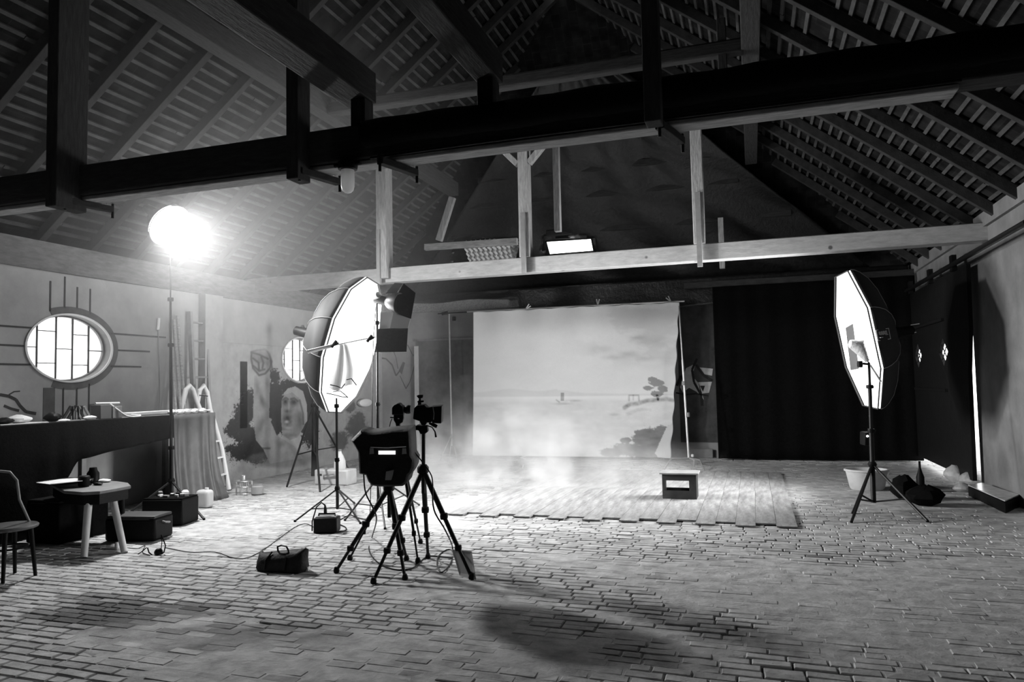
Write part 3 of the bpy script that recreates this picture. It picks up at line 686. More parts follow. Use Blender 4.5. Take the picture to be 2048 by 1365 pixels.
sliding_door()
# light sliver of plaster beside the drape and the far end of door

# ================================================================== FLOOR BOARDS of the stage
def boards():
    n = 19; w = .205; x = .385; m = mat('floor board', .27, .75, .45, 3.0, .3, stretch=(5, 1, 5), detail=10)
    for i in range(n):
        xa = x-w*(i+1)+.0012; xb = x-w*i-.0012; front = 8.11+(0.15 if i % 2 else 0)+random.uniform(-.02, .02); front += (.02 if i == 0 else 0); back = 12.75+random.uniform(-.03, .03)
        z = .021+random.uniform(-.002, .002)
        o = MB().bx(xa, xb, front, back, 0.009, z+.004).build('floor_board', m, bevel=.0015)
        tag(o, 'grey floor board in front of the backdrop, %s from the right edge' % ORD[i], 'board', 'boards laid in front of the backdrop')
boards()

# ================================================================== STANDS / TRIPODS
def light_stand(name, base, top, feet, label, hubz=.45, r=.014, m=BLKM, collar=(.55, .78), brace_z=.12, parent=None):
    base = V3(base); root = thing(name, (base[0], base[1], 0), label, 'stand'); top = V3(top)
    b0 = V3((base[0], base[1], brace_z-.03)); L = top-b0
    p = MB(); cuts = [0]+list(collar)+[1]
    for i in range(len(cuts)-1): p.tube([b0+L*cuts[i], b0+L*cuts[i+1]], r*(1.35-.3*i), 10)
    p.build('pole', m, root)
    for c in collar:
        q = b0+L*c; MB().lathe(q, [(r*1.9, -.02), (r*2, 0), (r*1.9, .025)], 12).tube([q, q+V3((.045, -.02, 0))], .006).build('collar', BLK, root)
    hub = b0+L*((hubz-b0[2])/L[2]); MB().lathe(hub, [(r*1.8, -.03), (r*2.4, 0), (r*1.8, .03)], 12).build('hub', BLK, root)
    for f in feet:
        f = V3((f[0], f[1], .012)); a = hub+(f-hub)*.03; leg = MB().tube([a, f], r*.75, 8).build('leg', m, root)
        mid = a+(f-a)*.62; s = MB().tube([b0+V3((0, 0, .01)), mid], r*.5, 6).build('brace', m, root)
        MB().lathe(f, [(.013, -.012), (.016, 0), (.013, .012)], 8).build('foot', BLK, root, parent=leg)
    return root
def tripod(name, hub, feet, coltop, colbot, label, m=BLKM, r=.017, head=True):
    hub = V3(hub); root = thing(name, (hub[0], hub[1], 0), label, 'tripod')
    MB().lathe(hub, [(.03, -.04), (.05, -.02), (.05, .02), (.03, .045)], 12).build('hub', BLK, root)
    MB().tube([V3((hub[0], hub[1], colbot)), V3(coltop)], .016, 10).build('center_column', m, root)
    for f in feet:
        f = V3((f[0], f[1], .018)); d = f-hub; a = hub+d*.05; c1 = hub+d*.45; c2 = hub+d*.74
        lg = MB().tube([a, c1], r*1.25, 10).tube([c1, c2], r, 10).tube([c2, f], r*.75, 8).build('leg', m, root)
        MB().lathe(c1, [(r*1.7, -.025), (r*1.9, 0), (r*1.7, .025)], 10).build('leg_lock', BLK, root, parent=lg)
        MB().lathe(c2, [(r*1.5, -.022), (r*1.7, 0), (r*1.5, .022)], 10).build('leg_lock', BLK, root, parent=lg)
        MB().lathe(f, [(.022, -.018), (.026, 0), (.016, .03)], 10).build('foot', BLK, root, parent=lg)
    return root
F = lambda x, y: fl(x, y)[:2]

# --- tall lamp on stand at left
lb = V3(pl(343, 1013, 1, 7.60)); LP = V3(pl(340, 452, 1, 7.58))
light_stand('light_stand', lb, (LP[0]-.04, LP[1]+.05, LP[2]-.30), [F(408, 1041), (-7.55, 8.10), (-7.30, 7.0)], 'tall black light stand carrying the bright lamp at left', hubz=.40, r=.019, collar=(.22, .62, .80))
aim = V3((-2.6, 7.5, .5)); dl = aim-LP; dl /= np.linalg.norm(dl)
def basis(d, up=(0, 0, 1)):
    d = V3(d)/np.linalg.norm(d); x = np.cross(V3(up), d); x /= np.linalg.norm(x); y = np.cross(d, x); return np.array([x, y, d]).T
def lamp_head():
    root = thing('spot_lamp', LP-V3((0, 0, .3)), 'round blazing lamp head on the tall stand at left', 'lamp'); R = basis(dl)
    MB().lathe(LP-dl*.30, [(.05, 0), (.11, .02), (.15, .10), (.24, .22), (.295, .285), (.302, .30), (.29, .30), (.22, .22), (.13, .10)], 32, R, caps=False).build('reflector', BLKM, root)
    MB().lathe(LP-dl*.03, [(.285, 0), (.27, .03), (.22, .055), (.14, .07), (.05, .078), (.002, .08)], 36, R, caps=False).build('lens', mat('lit lamp lens', .9, .5, emit=25.0), root, label='glowing round lens')
    MB().lathe(LP-dl*.48, [(.06, 0), (.07, .05), (.07, .17), (.05, .20)], 16, R).build('housing', BLK, root)
    x = R[:, 0]; MB().tube([LP-dl*.2+x*.2, LP-dl*.22-V3((0, 0, .27))+x*.1, LP-dl*.22-V3((0, 0, .28)), LP-dl*.22-V3((0, 0, .27))-x*.1, LP-dl*.2-x*.2], .012, 8).build('yoke', BLKM, root)
lamp_head()
la = bpy.data.lights.new('lamp_light', 'AREA'); la.shape = 'DISK'; la.size = .40; la.energy = LAMP_W; la.spread = math.radians(160)
lo = bpy.data.objects.new('lamp_light', la); COL.objects.link(lo); lo.location = (LP+dl*.07).tolist(); lo.rotation_euler = Vector(dl.tolist()).to_track_quat('-Z', 'Y').to_euler()

sp_ = bpy.data.lights.new('lamp_spill', 'POINT'); sp_.energy = SPILL_W; sp_.shadow_soft_size = .12
so = bpy.data.objects.new('lamp_spill', sp_); COL.objects.link(so); so.location = (LP+dl*.32).tolist()
# --- octagonal softbox, left
def softbox(name, C, U, Vv, nrm, depth, nseg, emit, label, shell_g, stand_label=None):
    C, U, Vv = V3(C), V3(U), V3(Vv); nrm = V3(nrm)/np.linalg.norm(V3(nrm))
    root = thing(name, C+Vv, label, 'softbox')
    a = [2*math.pi*(k+.5)/nseg for k in range(nseg)]; rim = [C+U*math.cos(q)+Vv*math.sin(q) for q in a]
    MB().prism([p-nrm*.03 for p in rim], nrm*.006).build('diffuser', mat('lit diffuser', .9, .6, emit=1.5), root, label='glowing white front diffuser')
    al = bpy.data.lights.new(name+'_light', 'AREA'); al.shape = 'DISK'; al.size = 2*np.linalg.norm(Vv)*.9; al.energy = emit; al.spread = math.radians(115)
    ao = bpy.data.objects.new(name+'_light', al); COL.objects.link(ao); ao.location = (C-nrm*.015).tolist(); ao.rotation_euler = Vector(nrm.tolist()).to_track_quat('-Z', 'Y').to_euler()
    sh = MB(); prof = [(1.0, 0), (.985, .10), (.94, .24), (.84, .44), (.66, .66), (.42, .85), (.15, .98), (.03, 1.0)]; vs = []
    for rr, dd in prof:
        for q in a: vs.append(C-nrm*(depth*dd+.032)+(U*math.cos(q)+Vv*math.sin(q))*rr)
    fs = [(i*nseg+k, i*nseg+(k+1) % nseg, (i+1)*nseg+(k+1) % nseg, (i+1)*nseg+k) for i in range(len(prof)-1) for k in range(nseg)]
    sh.add(vs, fs); o = sh.build('shell', mat('softbox shell %d' % nseg, shell_g, .7, .12, 12, trans=.0, spec=.2), root, smooth=20); o.modifiers.new('t', 'SOLIDIFY').thickness = .003
    rb = MB()
    for q in a:
        rb.tube([C-nrm*(depth*dd+.036)+(U*math.cos(q)+Vv*math.sin(q))*rr*1.01 for rr, dd in prof], .004, 5)
    rb.build('ribs', mat('softbox seam', .30, .6), root)
    ln = MB(); ln.tube(rim, .010, 6, close=True); ln.build('rim', mat('softbox rim', .06, .6), root)
    MB().lathe(C-nrm*(depth+.16), [(.03, -.12), (.06, -.10), (.065, .05), (.09, .10), (.09, .13), (.03, .15)], 16, basis(nrm)).build('flash_head', BLK, root)
    return root
# image-fitted axes expressed as real lengths
def fit_axes(C, px_, py_, D, eu, ev, sgn):
    # eu, ev: measured in-picture radii of the round front; the missing depth of each makes them equal and square to each other
    v = V3(C)-CAM; v /= np.linalg.norm(v); ui = dp(px_+eu[0], py_+eu[1], D)-C; vi = dp(px_+ev[0], py_+ev[1], D)-C
    ui -= v*(ui@v); vi -= v*(vi@v); Rr = np.linalg.norm(vi); t = sgn*math.sqrt(Rr**2-ui@ui); c = -(ui@vi)/t
    U = ui+v*t; W = vi+v*c; n = np.cross(U, W); n = n if n@v < 0 else -n
    return U, W, n/np.linalg.norm(n)
Cl = dp(709, 693, 9.70)
Ul, Vl, nl_ = fit_axes(Cl, 709, 693, 9.70, (48, 15), (-39, 136), 1)
softbox('octagonal_softbox', Cl, Ul, Vl, nl_, .60, 12, OCTA_L, 'huge glowing octagonal softbox with grey ribbed shell, left of centre', .024)
Cr = dp(1711, 681, 9.75)
Ur, Vr, nr_ = fit_axes(Cr, 1711, 681, 9.75, (36.6, -4), (31.4, 144), -1)
SBR = softbox('octagonal_softbox', Cr, Ur, Vr, nr_, .45, 8, OCTA_R, 'glowing octagonal softbox seen nearly edge on at the right', .03)
def shell_label():
    from mathutils.bvhtree import BVHTree
    sh = [c for c in SBR.children if c.name.startswith('shell')][0]; off = SBR.location
    bv = BVHTree.FromPolygons([v.co+off for v in sh.data.vertices], [tuple(p.vertices) for p in sh.data.polygons])
    def on(x, y, k=.006):
        d = Vector(ray(x, y).tolist()).normalized(); h = bv.ray_cast(Vector(CAM.tolist()), d); p = h[0] if h[0] else Vector(dp(x, y, 9.1).tolist())
        return V3(p-d*k)
    mx = lambda a, b: on(1752+25*a+4*b, 661-4*a+21*b, .006)
    b = MB(); cs = [mx(0, 0), mx(1, 0), mx(1, 1), mx(0, 1)]
    for i in range(4):
        for t in range(4): b.beam(cs[i]+(cs[(i+1) % 4]-cs[i])*t/4, cs[i]+(cs[(i+1) % 4]-cs[i])*(t+1)/4, .012, .006)
    pm = mat('pale print', .7, .8)
    b.build('label_border', pm, SBR)
    t = MB()
    for i, h in enumerate((.28, .30, .28, .3, .3, .28, .40, .36)):
        a0, b0 = .20+i*.085, .20; t.beam(mx(a0, b0), mx(a0, b0+h), .014, .006)
        t.beam(mx(a0, b0+(h if i % 2 else 0)), mx(a0+.07, b0+(h if i % 2 else 0)), .010, .006)
    t.beam(mx(.14, .74), mx(.34, .74), .05, .006); t.build('lettering', pm, SBR)
shell_label()
# dark panel and strobe held in front of the right softbox
def right_strobe():
    q = [Cr+nr_/np.linalg.norm(nr_)*.05+(x*Rt/FPX-y*Up/FPX)*9.75 for x, y in ((-18, -26), (-6, -35), (8, 56), (-10, 58))]
    P = [dp(x, y, 9.25) for x, y in ((1692, 656), (1706, 648), (1718, 738), (1702, 741))]
    tag(MB().prism(P, Wd*.01).build('flag_panel', mat('dark grey flag', .012, .9)), 'narrow dark panel hanging in front of the right softbox', 'panel')
    root = thing('strobe_head', dp(1737, 738, 8.9), 'pale strobe with a wrinkled bag on a tilted rod before the right softbox', 'strobe')
    MB().tube([dp(1700, 688, 8.9), dp(1716, 690, 8.9), dp(1735, 722, 8.9)], [.05, .095, .03], 10).build('flash_head', mat('wrinkled silver', .75, .4, .2, 30, .8), root)
    MB().tube([dp(1733, 718, 8.9), dp(1762, 764, 8.9)], .012, 8).build('rod', ALU, root)
    MB().tube([dp(1720, 727, 8.9), dp(1738, 729, 8.9)], .014, 8).lathe(dp(1720, 729, 8.9), [(.03, -.04), (.035, 0), (.03, .04)], 10).build('bracket', BLK, root)
right_strobe()
RST = light_stand('light_stand', fl(1748, 1022), dp(1738, 726, 8.9), [F(1703, 1047), F(1855, 1045), F(1706, 1028)], 'black light stand under the right softbox', hubz=.52, r=.021, collar=(.5, .82))
pk = RST
MB().prism([dp(x, y, 9.12) for x, y in ((1730, 866), (1750, 866), (1750, 892), (1730, 892))], Wd*.14).build('power_pack', BLK, pk, bevel=.008)
MB().lathe(dp(1735, 873, 9.115), [(.002, -.012), (.014, -.006), (.014, .006), (.002, .012)], 10).build('indicator_light', mat('small glowing lamp', .9, .5, emit=6), pk)

# --- stand in front of left softbox with arm and cloth
light_stand('light_stand', fl(675, 1033), dp(673, 797, 8.45), [F(590, 1045), F(721, 1049), F(708, 1008)], 'slim black light stand in front of the left softbox', hubz=.34, r=.014, collar=(.45, .93))
arm = thing('boom_arm', dp(684, 690, 8.4), 'thin white boom arm crossing the left softbox', 'boom arm')
MB().tube([dp(615, 704, 8.35), dp(664, 692, 8.4)], .022, 8).tube([dp(664, 692, 8.4), dp(752, 674, 8.5)], .007, 8).build('tube', mat('white painted tube', .85, .4, emit=0), arm)
for x, y in ((667, 688), (738, 677)):
    MB().tube([dp(x-4, y+7, 8.38), dp(x+6, y-6, 8.38)], .018, 8).tube([dp(x+2, y+3, 8.38), dp(x+10, y-2, 8.38)], .012, 6).build('clamp', BLK, arm)
def hung_cloth():
    root = thing('hanging_cloth', dp(688, 800, 8.42), 'thin grey cloth with dark curved hems hung before the left softbox', 'cloth')
    nu, nv = 24, 24; P = np.zeros((nu, nv, 3))
    for i in range(nu):
        for j in range(nv):
            u, v = i/(nu-1), j/(nv-1); xl = 678+(-20)*v**1.3; xr = 694+20*min(1, v*1.6)**.8
            y = 688+88*v+6*math.sin(u*6)*v; P[i, j] = dp(xl+(xr-xl)*u, y, 8.46+.02*math.sin(u*14))
    o = MB(); o.grid(P); o = o.build('cloth', mat('sheer cloth', .45, .8, .1, 12, trans=.5), root, smooth=60)
    h = MB()
    for pts in ([(660, 770), (674, 773), (683, 777), (690, 768)], [(693, 760), (703, 758), (713, 771)], [(653, 787), (668, 790), (683, 794), (696, 795)], [(666, 784), (680, 782), (690, 790), (696, 796)]): h.tube([dp(x, y, 8.43) for x, y in pts], .006, 6)
    h.build('hem', BLK, root)
hung_cloth()

# --- strobe with flags on its own stand
light_stand('light_stand', fl(757, 1030), dp(754, 606, 8.95), [F(690, 1043), F(838, 1012), F(770, 1060)], 'tall thin light stand holding the flash with black flags', hubz=.45, r=.014, collar=(.5, .9))
def flagged_flash():
    root = thing('flash_lamp', dp(754, 606, 8.95), 'flash head with barn door flaps in front of the left softbox', 'flash lamp'); c = dp(764, 601, 8.95); d = .80*Rt-.15*Up-.3*Wd; R = basis(d)
    MB().lathe(c, [(.04, -.10), (.055, -.09), (.055, .06), (.04, .08)], 16, R).build('housing', GRY, root)
    MB().lathe(c, [(.05, .06), (.085, .10), (.125, .20), (.13, .24), (.12, .24), (.08, .12)], 20, R, caps=False).build('reflector', BLKM, root)
    MB().tube([dp(750, 594, 8.95), dp(757, 590, 8.9)], [.045, .04], 10).build('mount', WHT, root)
    for nm, pts, m, dd in (('upper_flag', ((807, 567), (831, 586), (822, 638), (793, 629), (795, 590)), BLKC, 8.9), ('side_flap', ((789, 566), (807, 567), (793, 587), (771, 588)), mat('grey flap', .35, .8), 8.92), ('white_flap', ((761, 625), (787, 625), (780, 657), (759, 658)), WHT, 8.94), ('middle_flap', ((787, 625), (821, 638), (816, 657), (780, 657)), mat('pale flap', .45, .8), 8.9), ('lower_flag', ((757, 658), (816, 656), (813, 704), (749, 705)), mat('dark flag cloth', .03, .8, .2, 30), 8.92)):
        MB().prism([dp(x, y, dd) for x, y in pts], Wd*.008).build(nm, m, root)
flagged_flash()
cable('cable', [dp(752, 612, 8.97), dp(746, 700, 8.97), dp(744, 860, 8.97), dp(742, 960, 9.0), fl(740, 1035)+V3((0, 0, .01))], .005, 'thin black cable hanging beside the flash stand')

# --- heavy dark stand behind with clamp top (x~628)
light_stand('light_stand', fl(627, 958), pl(626, 668, 1, 11.0), [F(574, 975), F(697, 940), F(640, 985)], 'dark stand behind the left softbox with a spread tripod foot', hubz=1.25, r=.022, m=BLKM, collar=(.6,), brace_z=.5)
cl = thing('grip_clamp', pl(618, 662, 1, 11.0), 'cluster of dark grip clamps on top of the stand beside the oval window', 'clamp')
MB().tube([pl(606, 664, 1, 11), pl(630, 656, 1, 11)], .05, 8).tube([pl(614, 666, 1, 11), pl(616, 648, 1, 11)], .02, 6).tube([pl(622, 664, 1, 11), pl(628, 648, 1, 11)], .022, 6).tube([pl(604, 652, 1, 11), pl(612, 668, 1, 11)], .03, 6).build('jaws', GRY, cl)
fp = MB().prism([pl(625, 780, 1, 11.2), pl(636, 782, 1, 11.2), pl(634, 955, 1, 11.2), pl(622, 958, 1, 11.2)], (0, .03, 0)); tag(fp.build('narrow_board', BLK), 'narrow black board standing upright against the dark stand', 'board')

# --- backdrop stand right and boom at left
def backstand():
    root = thing('backdrop_stand', (-1.12, 13.9, 0), 'pale metal stand at the right edge of the painted backdrop', 'stand'); b = V3(pl(1378, 934, 1, 13.9)); b[2] = max(b[2], .12)
    MB().tube([b, pl(1365, 720, 1, 14.1)], .022, 10).tube([pl(1365, 720, 1, 14.1), pl(1358, 612, 1, 14.3)], .015, 8).build('pole', ALU, root)
    h = pl(1378, 917, 1, 13.9)
    for (a, f) in (((1343, 917), (1327, 943)), ((1400, 921), (1410, 946)), ((1388, 921), (1388, 936))):
        k = pl(a[0], a[1], 1, 13.4); g = fl(*f); g[2] = .012; MB().tube([h, k, g], .013, 8).build('leg', ALU, root)
    for y in (830, 767): MB().lathe(pl(1376 if y > 800 else 1367, y, 1, 13.95), [(.03, -.04), (.034, 0), (.03, .04)], 10).build('collar', GRY, root)
    MB().lathe(pl(1385, 912, 1, 13.9), [(.005, -.03), (.025, -.02), (.025, .02), (.005, .03)], 10).build('knob', WHT, root)
backstand()
def backboom():
    root = thing('backdrop_stand', (fl(903, 912)[0], 14.6, 0), 'thin stand with a horizontal bar holding the left corner of the backdrop', 'stand')
    t = V3(pl(898, 628, 1, 14.6)); g = V3((t[0]+.02, 14.6, .25)); MB().tube([g, t], .018, 8).build('pole', ALU, root)
    MB().tube([pl(876, 628, 1, 14.6), pl(945, 624, 1, 14.55)], .014, 8).build('crossbar', BLKM, root)
    MB().tube([pl(884, 628, 1, 14.6), pl(895, 626, 1, 14.6)], .035, 8).build('counterweight', BLK, root)
    for f in ((915, 925), (880, 922), (898, 932)):
        q = fl(*f); q[2] = .01; MB().tube([V3((t[0]+.02, 14.6, .5)), q], .01, 6).build('leg', ALU, root)
backboom()
tag(MB().box(pl(908, 638, 1, YB-.03), (.08, .04, .09)).build('junction_box', BLK, bevel=.008), 'small dark junction box on the plaster above the grey door', 'box')
# --- oval wall lamp
wl = thing('wall_lamp', pl(731, 815, 0, XL+.02), 'pale oval bulkhead lamp low on the left wall by its far corner', 'lamp')
c_ = pl(731, 806, 0, XL+.07); RW = np.array([[0, 0, 1], [1, 0, 0], [0, 1, 0]], float)
MB().lathe(c_, [(.085, -.02), (.085, .01), (.06, .035), (.003, .045)], 24, R=RW, sx=3.2, sy=1.0).build('cover', mat('opal glass', .9, .3), wl)
MB().lathe(c_, [(.095, -.065), (.095, -.02)], 24, R=RW, sx=3.1, sy=1.0).build('base', GRY, wl)

# ================================================================== CAMERAS ON TRIPODS
# tripod 1: hooded monitor
hub1 = V3(pl(778, 975, 1, 5.75)); f1 = [F(673, 1146), F(810, 1161), F(813, 1122)]
tripod('tripod', hub1, f1, hub1+V3((0, 0, .10)), hub1[2]-.26, 'nearest left tripod carrying the hooded black case', r=.018)
def hood_case():
    D = 5.9; q = lambda x, y, d=D: dp(x, y, d)
    root = thing('hooded_camera_case', q(780, 968), 'boxy black rain-hooded case with a white label on the nearest tripod', 'camera case')
    out = [(727, 857), (735, 858), (742, 861), (760, 860), (790, 856), (820, 854), (827, 853), (829, 880), (830, 905), (836, 915), (834, 930), (829, 941), (824, 945), (820, 960), (812, 967), (790, 968), (765, 968), (750, 966), (743, 958), (738, 945), (725, 942), (723, 900), (721, 895), (709, 875)]
    cx, cy = 775, 910; mb = MB(); rings = []
    for dd, k in ((D-.17, .90), (D-.15, .97), (D-.06, 1.0), (D+.12, 1.0), (D+.17, .95)):
        rings.append([dp((cx+(x-cx)*k), (cy+(y-cy)*k), D)+Wd*(dd-D) for x, y in out])
    n = len(out); vs = [p for r in rings for p in r]; fs = [(i*n+j, i*n+(j+1) % n, (i+1)*n+(j+1) % n, (i+1)*n+j) for i in range(4) for j in range(n)]; fs += [tuple(range(n))[::-1], tuple(4*n+j for j in range(n))]
    mb.add(vs, fs).build('hood', mat('black nylon', .006, .55, .4, 18, .5, spec=.18), root)
    MB().tube([q(741, 895, D-.185), q(775, 896, D-.185), q(812, 894, D-.185)], .004, 6).build('flap_piping', ALU, root)
    for x in (744, 809): MB().prism([q(x-4, 897, D-.184), q(x+3, 897, D-.184), q(x+4, 908, D-.184), q(x-5, 909, D-.184)], -Wd*.004).build('buckle', GRY, root)
    MB().prism([q(757, 902, D-.187), q(791, 902, D-.187), q(791, 909.5, D-.187), q(757, 909.5, D-.187)], -Wd*.003).build('label_strip', mat('emissive white strip', .9, .5, emit=.8), root, label='bright white strip')  # white label strip, emission added to brighten it
    MB().prism([q(773, 943, D-.18), q(788, 940, D-.18), q(786, 950, D-.18), q(783, 960, D-.18), q(771, 960, D-.18)], -Wd*.02).build('handle_tab', GRY, root)
    MB().tube([q(725, 915, D-.1), q(722, 925, D-.12), q(726, 935, D-.1)], .009, 8).build('side_handle', BLK, root)
hood_case()
tag(MB().tube([dp(780, 944, 5.74), dp(780, 936, 5.74)], .004).build('toggle', BLK), 'tiny toggle on the front of the hooded case', 'toggle')
# tripod 3: matte box camera
hub3 = V3(pl(846, 940, 1, 5.75)); f3 = [F(747, 1168), F(856, 1118), F(943, 1160)]
tripod('tripod', hub3, f3, V3(pl(847, 868, 1, 5.75)), hub3[2]-.20, 'tall tripod with the matte box camera, right of the hooded case', r=.018)
def cine_cam():
    D = float((V3(pl(847, 868, 1, 5.75))-CAM)@Wd); q = lambda x, y, d=0: dp(x, y, D+d)
    root = thing('cinema_camera', q(848, 850), 'black video camera with a square matte box pointing right', 'camera')
    def ex(pts, d0, d1, nm, m=BLK, bev=.006, lab=None):
        return MB().prism([dp(x, y, D)+Wd*d0 for x, y in pts], Wd*(d1-d0)).build(nm, m, root, bevel=bev, label=lab)
    ex([(830, 815), (836, 810), (850, 809), (856, 815), (864, 813), (870, 816), (870, 838), (862, 845), (843, 842), (828, 837)], -.07, .07, 'body')
    ex([(862, 813), (885.5, 811), (884.5, 845.5), (866, 845)], -.085, .085, 'matte_box')
    ex([(835, 812), (843, 812), (842, 797), (838, 797)], -.012, .012, 'top_handle'); ex([(833, 792), (838, 790), (847, 790), (846, 796), (838, 798)], -.02, .02, 'microphone'); ex([(835, 802), (848, 801), (848, 805), (835, 806)], -.015, .015, 'bracket')
    ex([(840, 842), (856, 843), (852, 850), (844, 850)], -.04, .04, 'head_plate'); ex([(829, 853), (836, 850), (855, 852), (857, 863), (850, 868), (842, 868), (838, 860), (832, 860)], -.045, .045, 'fluid_head')
    MB().tube([q(858, 847), q(868, 851), q(874, 854)], [.008, .016, .014], 8).build('handle_grip', BLK, root)
    MB().tube([q(852, 851), q(864, 855), q(870, 864), q(872, 875)], [.005, .005, .006, .009], 8).build('pan_handle', BLK, root)
    MB().tube([q(866, 815, -.09), q(868, 828, -.09), q(867, 840, -.09)], .004, 6).build('edge_rib', GRY, root)
cine_cam()
# tripod 2: DSLR behind
hub2 = V3(pl(805, 915, 1, 6.0)); f2 = [F(700, 1121), F(836, 1127), F(841, 1088)]
tripod('tripod', hub2, f2, V3(pl(798, 852, 1, 6.0)), hub2[2]-.2, 'slimmer tripod standing behind the hooded case, with a still camera', r=.012)
def dslr():
    D = float((V3(pl(798, 852, 1, 6.0))-CAM)@Wd); q = lambda x, y, d=0: dp(x, y, D)+Wd*d
    root = thing('still_camera', q(798, 850), 'black still camera with lens to the right, above the hooded case', 'camera')
    def ex(pts, d0, d1, nm, bev=.006): return MB().prism([q(x, y, d0) for x, y in pts], Wd*(d1-d0)).build(nm, BLK, root, bevel=bev)
    ex([(786, 815), (789, 810), (794, 808), (796, 806.5), (801, 807), (804, 811), (808, 813), (809, 829), (786, 829)], -.065, .065, 'body')
    MB().tube([q(806, 820), q(810, 820), q(812, 820), q(818, 819.5), q(821.5, 819.5)], [.030, .030, .038, .041, .036], 20).build('lens', BLK, root)
    ex([(788, 829), (808, 829), (808, 836), (806, 845), (800, 848), (801, 853), (793, 853), (792, 847), (788, 840)], -.03, .03, 'tripod_head')
    MB().tube([q(780.5, 835.5), q(790, 836)], [.006, .005], 8).build('lever', BLK, root); MB().lathe(q(798, 836.5, -.034), [(.001, -.008), (.008, -.005), (.009, 0), (.001, .008)], 10).build('knob', CHR, root)
    MB().tube([q(784, 838), q(781, 845), q(779, 854)], .004, 6).build('strap', BLK, root)
dslr()
# cables round the tripods
G = lambda x, y, z=.008: fl(x, y, z)
cable('cable', [dp(727, 945, 5.9), dp(731, 985, 5.95), dp(745, 1015, 6.0), dp(753, 1040, 6.2), G(744, 1075), G(738, 1100), G(755, 1125), G(790, 1140), G(825, 1137), G(848, 1118), G(862, 1113), G(905, 1117)], .006, 'black cable looping from the hooded case across the bricks')
cable('cable', [dp(865, 970, 5.7), dp(868, 1020, 5.6), dp(890, 1060, 5.6), G(905, 1095, .03), G(902, 1125), G(885, 1145), G(875, 1135), G(876, 1115), G(890, 1102), G(903, 1101), G(908, 1112)], .006, 'black cable coiled at the foot of the matte box tripod')
cable('cable', [dp(829, 905, 5.9), dp(845, 925, 5.85), dp(862, 950, 5.75), dp(866, 972, 5.7)], .005, 'short cable between the hooded case and the matte box tripod')
# card leaning
tag(MB().prism([pl(904, 1100, 1, 5.66), pl(943, 1104, 1, 5.62), V3(fl(952, 1160, .01)), V3(fl(919, 1152, .01))], (0, .006, .002)).build('grey_card', mat('grey card', .33, .8, .1, 8)), 'grey card leaning on the right foot of the matte box tripod', 'card')
# bag on the floor
def bag():
    c = (V3(fl(512, 1142))+V3(fl(598, 1150)))/2+V3((0, .08, 0)); root = thing('tool_bag', c, 'soft black bag with a strap handle on the bricks', 'bag')
    nu, nv = 28, 12; P = np.zeros((nu, nv, 3))
    vs = []; n = 28; lev = [(0, 1, 1), (.03, 1.03, 1.04), (.08, 1.0, .95), (.13, 1.02, .72), (.165, 1.06, .42), (.175, .98, .18)]
    for z, sx, sy in lev:
        for k in range(n):
            q = 2*math.pi*k/n; cx = np.sign(math.cos(q))*abs(math.cos(q))**.45; sy_ = np.sign(math.sin(q))*abs(math.sin(q))**.6
            wob = 1+.035*math.sin(q*5+z*40); sag = .02*math.sin(cx*2.2+.5) if z > .1 else 0
            vs.append((c[0]+.225*sx*cx*wob, c[1]+.10*sy*sy_*wob, z+sag-.02*(z > .15)*abs(sy_)+(.02 if z > .1 and cx > .8 else 0)))
    fs = [(i*n+k, i*n+(k+1) % n, (i+1)*n+(k+1) % n, (i+1)*n+k) for i in range(5) for k in range(n)]+[tuple(range(n))[::-1], tuple(5*n+k for k in range(n))]
    MB().add(vs, fs).build('bag_body', mat('black canvas', .008, .7, .5, 20, .6), root, smooth=70)
    MB().tube([c+V3((-.05, 0, .16)), c+V3((-.04, -.02, .20)), c+V3((0, -.02, .215)), c+V3((.05, -.02, .205)), c+V3((.06, 0, .16))], .008, 6).build('handle', BLK, root)
    for x in (-.1, .1): MB().tube([c+V3((x, -.112, .03)), c+V3((x, -.10, .10)), c+V3((x*.8, -.04, .16))], .007, 6).build('strap', BLK, root)
bag()
o = MB().box(V3(fl(608, 1143))+V3((0, 0, .02)), (.09, .06, .035), R=[[.95, -.3, 0], [.3, .95, 0], [0, 0, 1]]).build('small_box', WHT, bevel=.006); tag(o, 'little white box lying beside the soft black bag', 'box')
# battery pack
def battery():
    c = (V3(fl(620, 1068))+V3(fl(668, 1070)))/2+V3((0, .10, 0)); root = thing('battery_pack', c, 'square black battery pack with an upright cable plug', 'battery pack'); R = np.array([[.95, -.31, 0], [.31, .95, 0], [0, 0, 1]])
    MB().box(c+V3((0, 0, .085)), (.25, .18, .16), R).build('case', BLK, root, bevel=.012)
    MB().box(c+V3((0, 0, .168)), (.20, .13, .012), R).build('top_panel', GRY, root); MB().tube([c+V3((-.09, -.02, .17)), c+V3((-.09, -.02, .195)), c+V3((.08, 0.03, .195)), c+V3((.08, .03, .17))], .010, 8).build('handle', BLK, root)
    MB().tube([c+V3((-.02, 0, .19)), c+V3((-.02, 0, .25)), c+V3((-.025, 0, .285)), c+V3((-.06, -.01, .315)), c+V3((-.11, -.03, .27)), c+V3((-.145, -.06, .12)), c+V3((-.14, -.07, .02))], [.018, .016, .009, .007, .007, .007, .007], 8).build('plug_lead', BLK, root)
battery()
cable('cable', [fl(668, 1045, .02), G(690, 1055), G(690, 1062), G(668, 1066)], .007, 'short loop of black cable beside the battery pack')
cable('cable', [G(668, 1047), G(690, 1035), G(700, 1030), G(712, 1035), G(735, 1040), G(752, 1030)], .005, 'cable running from the battery pack to the flash stand')
cable('cable', [G(640, 1062), G(600, 1050), G(500, 1115), G(430, 1105), G(380, 1105), G(330, 1096)], .004, 'thin lead straying over the bricks towards the headset')
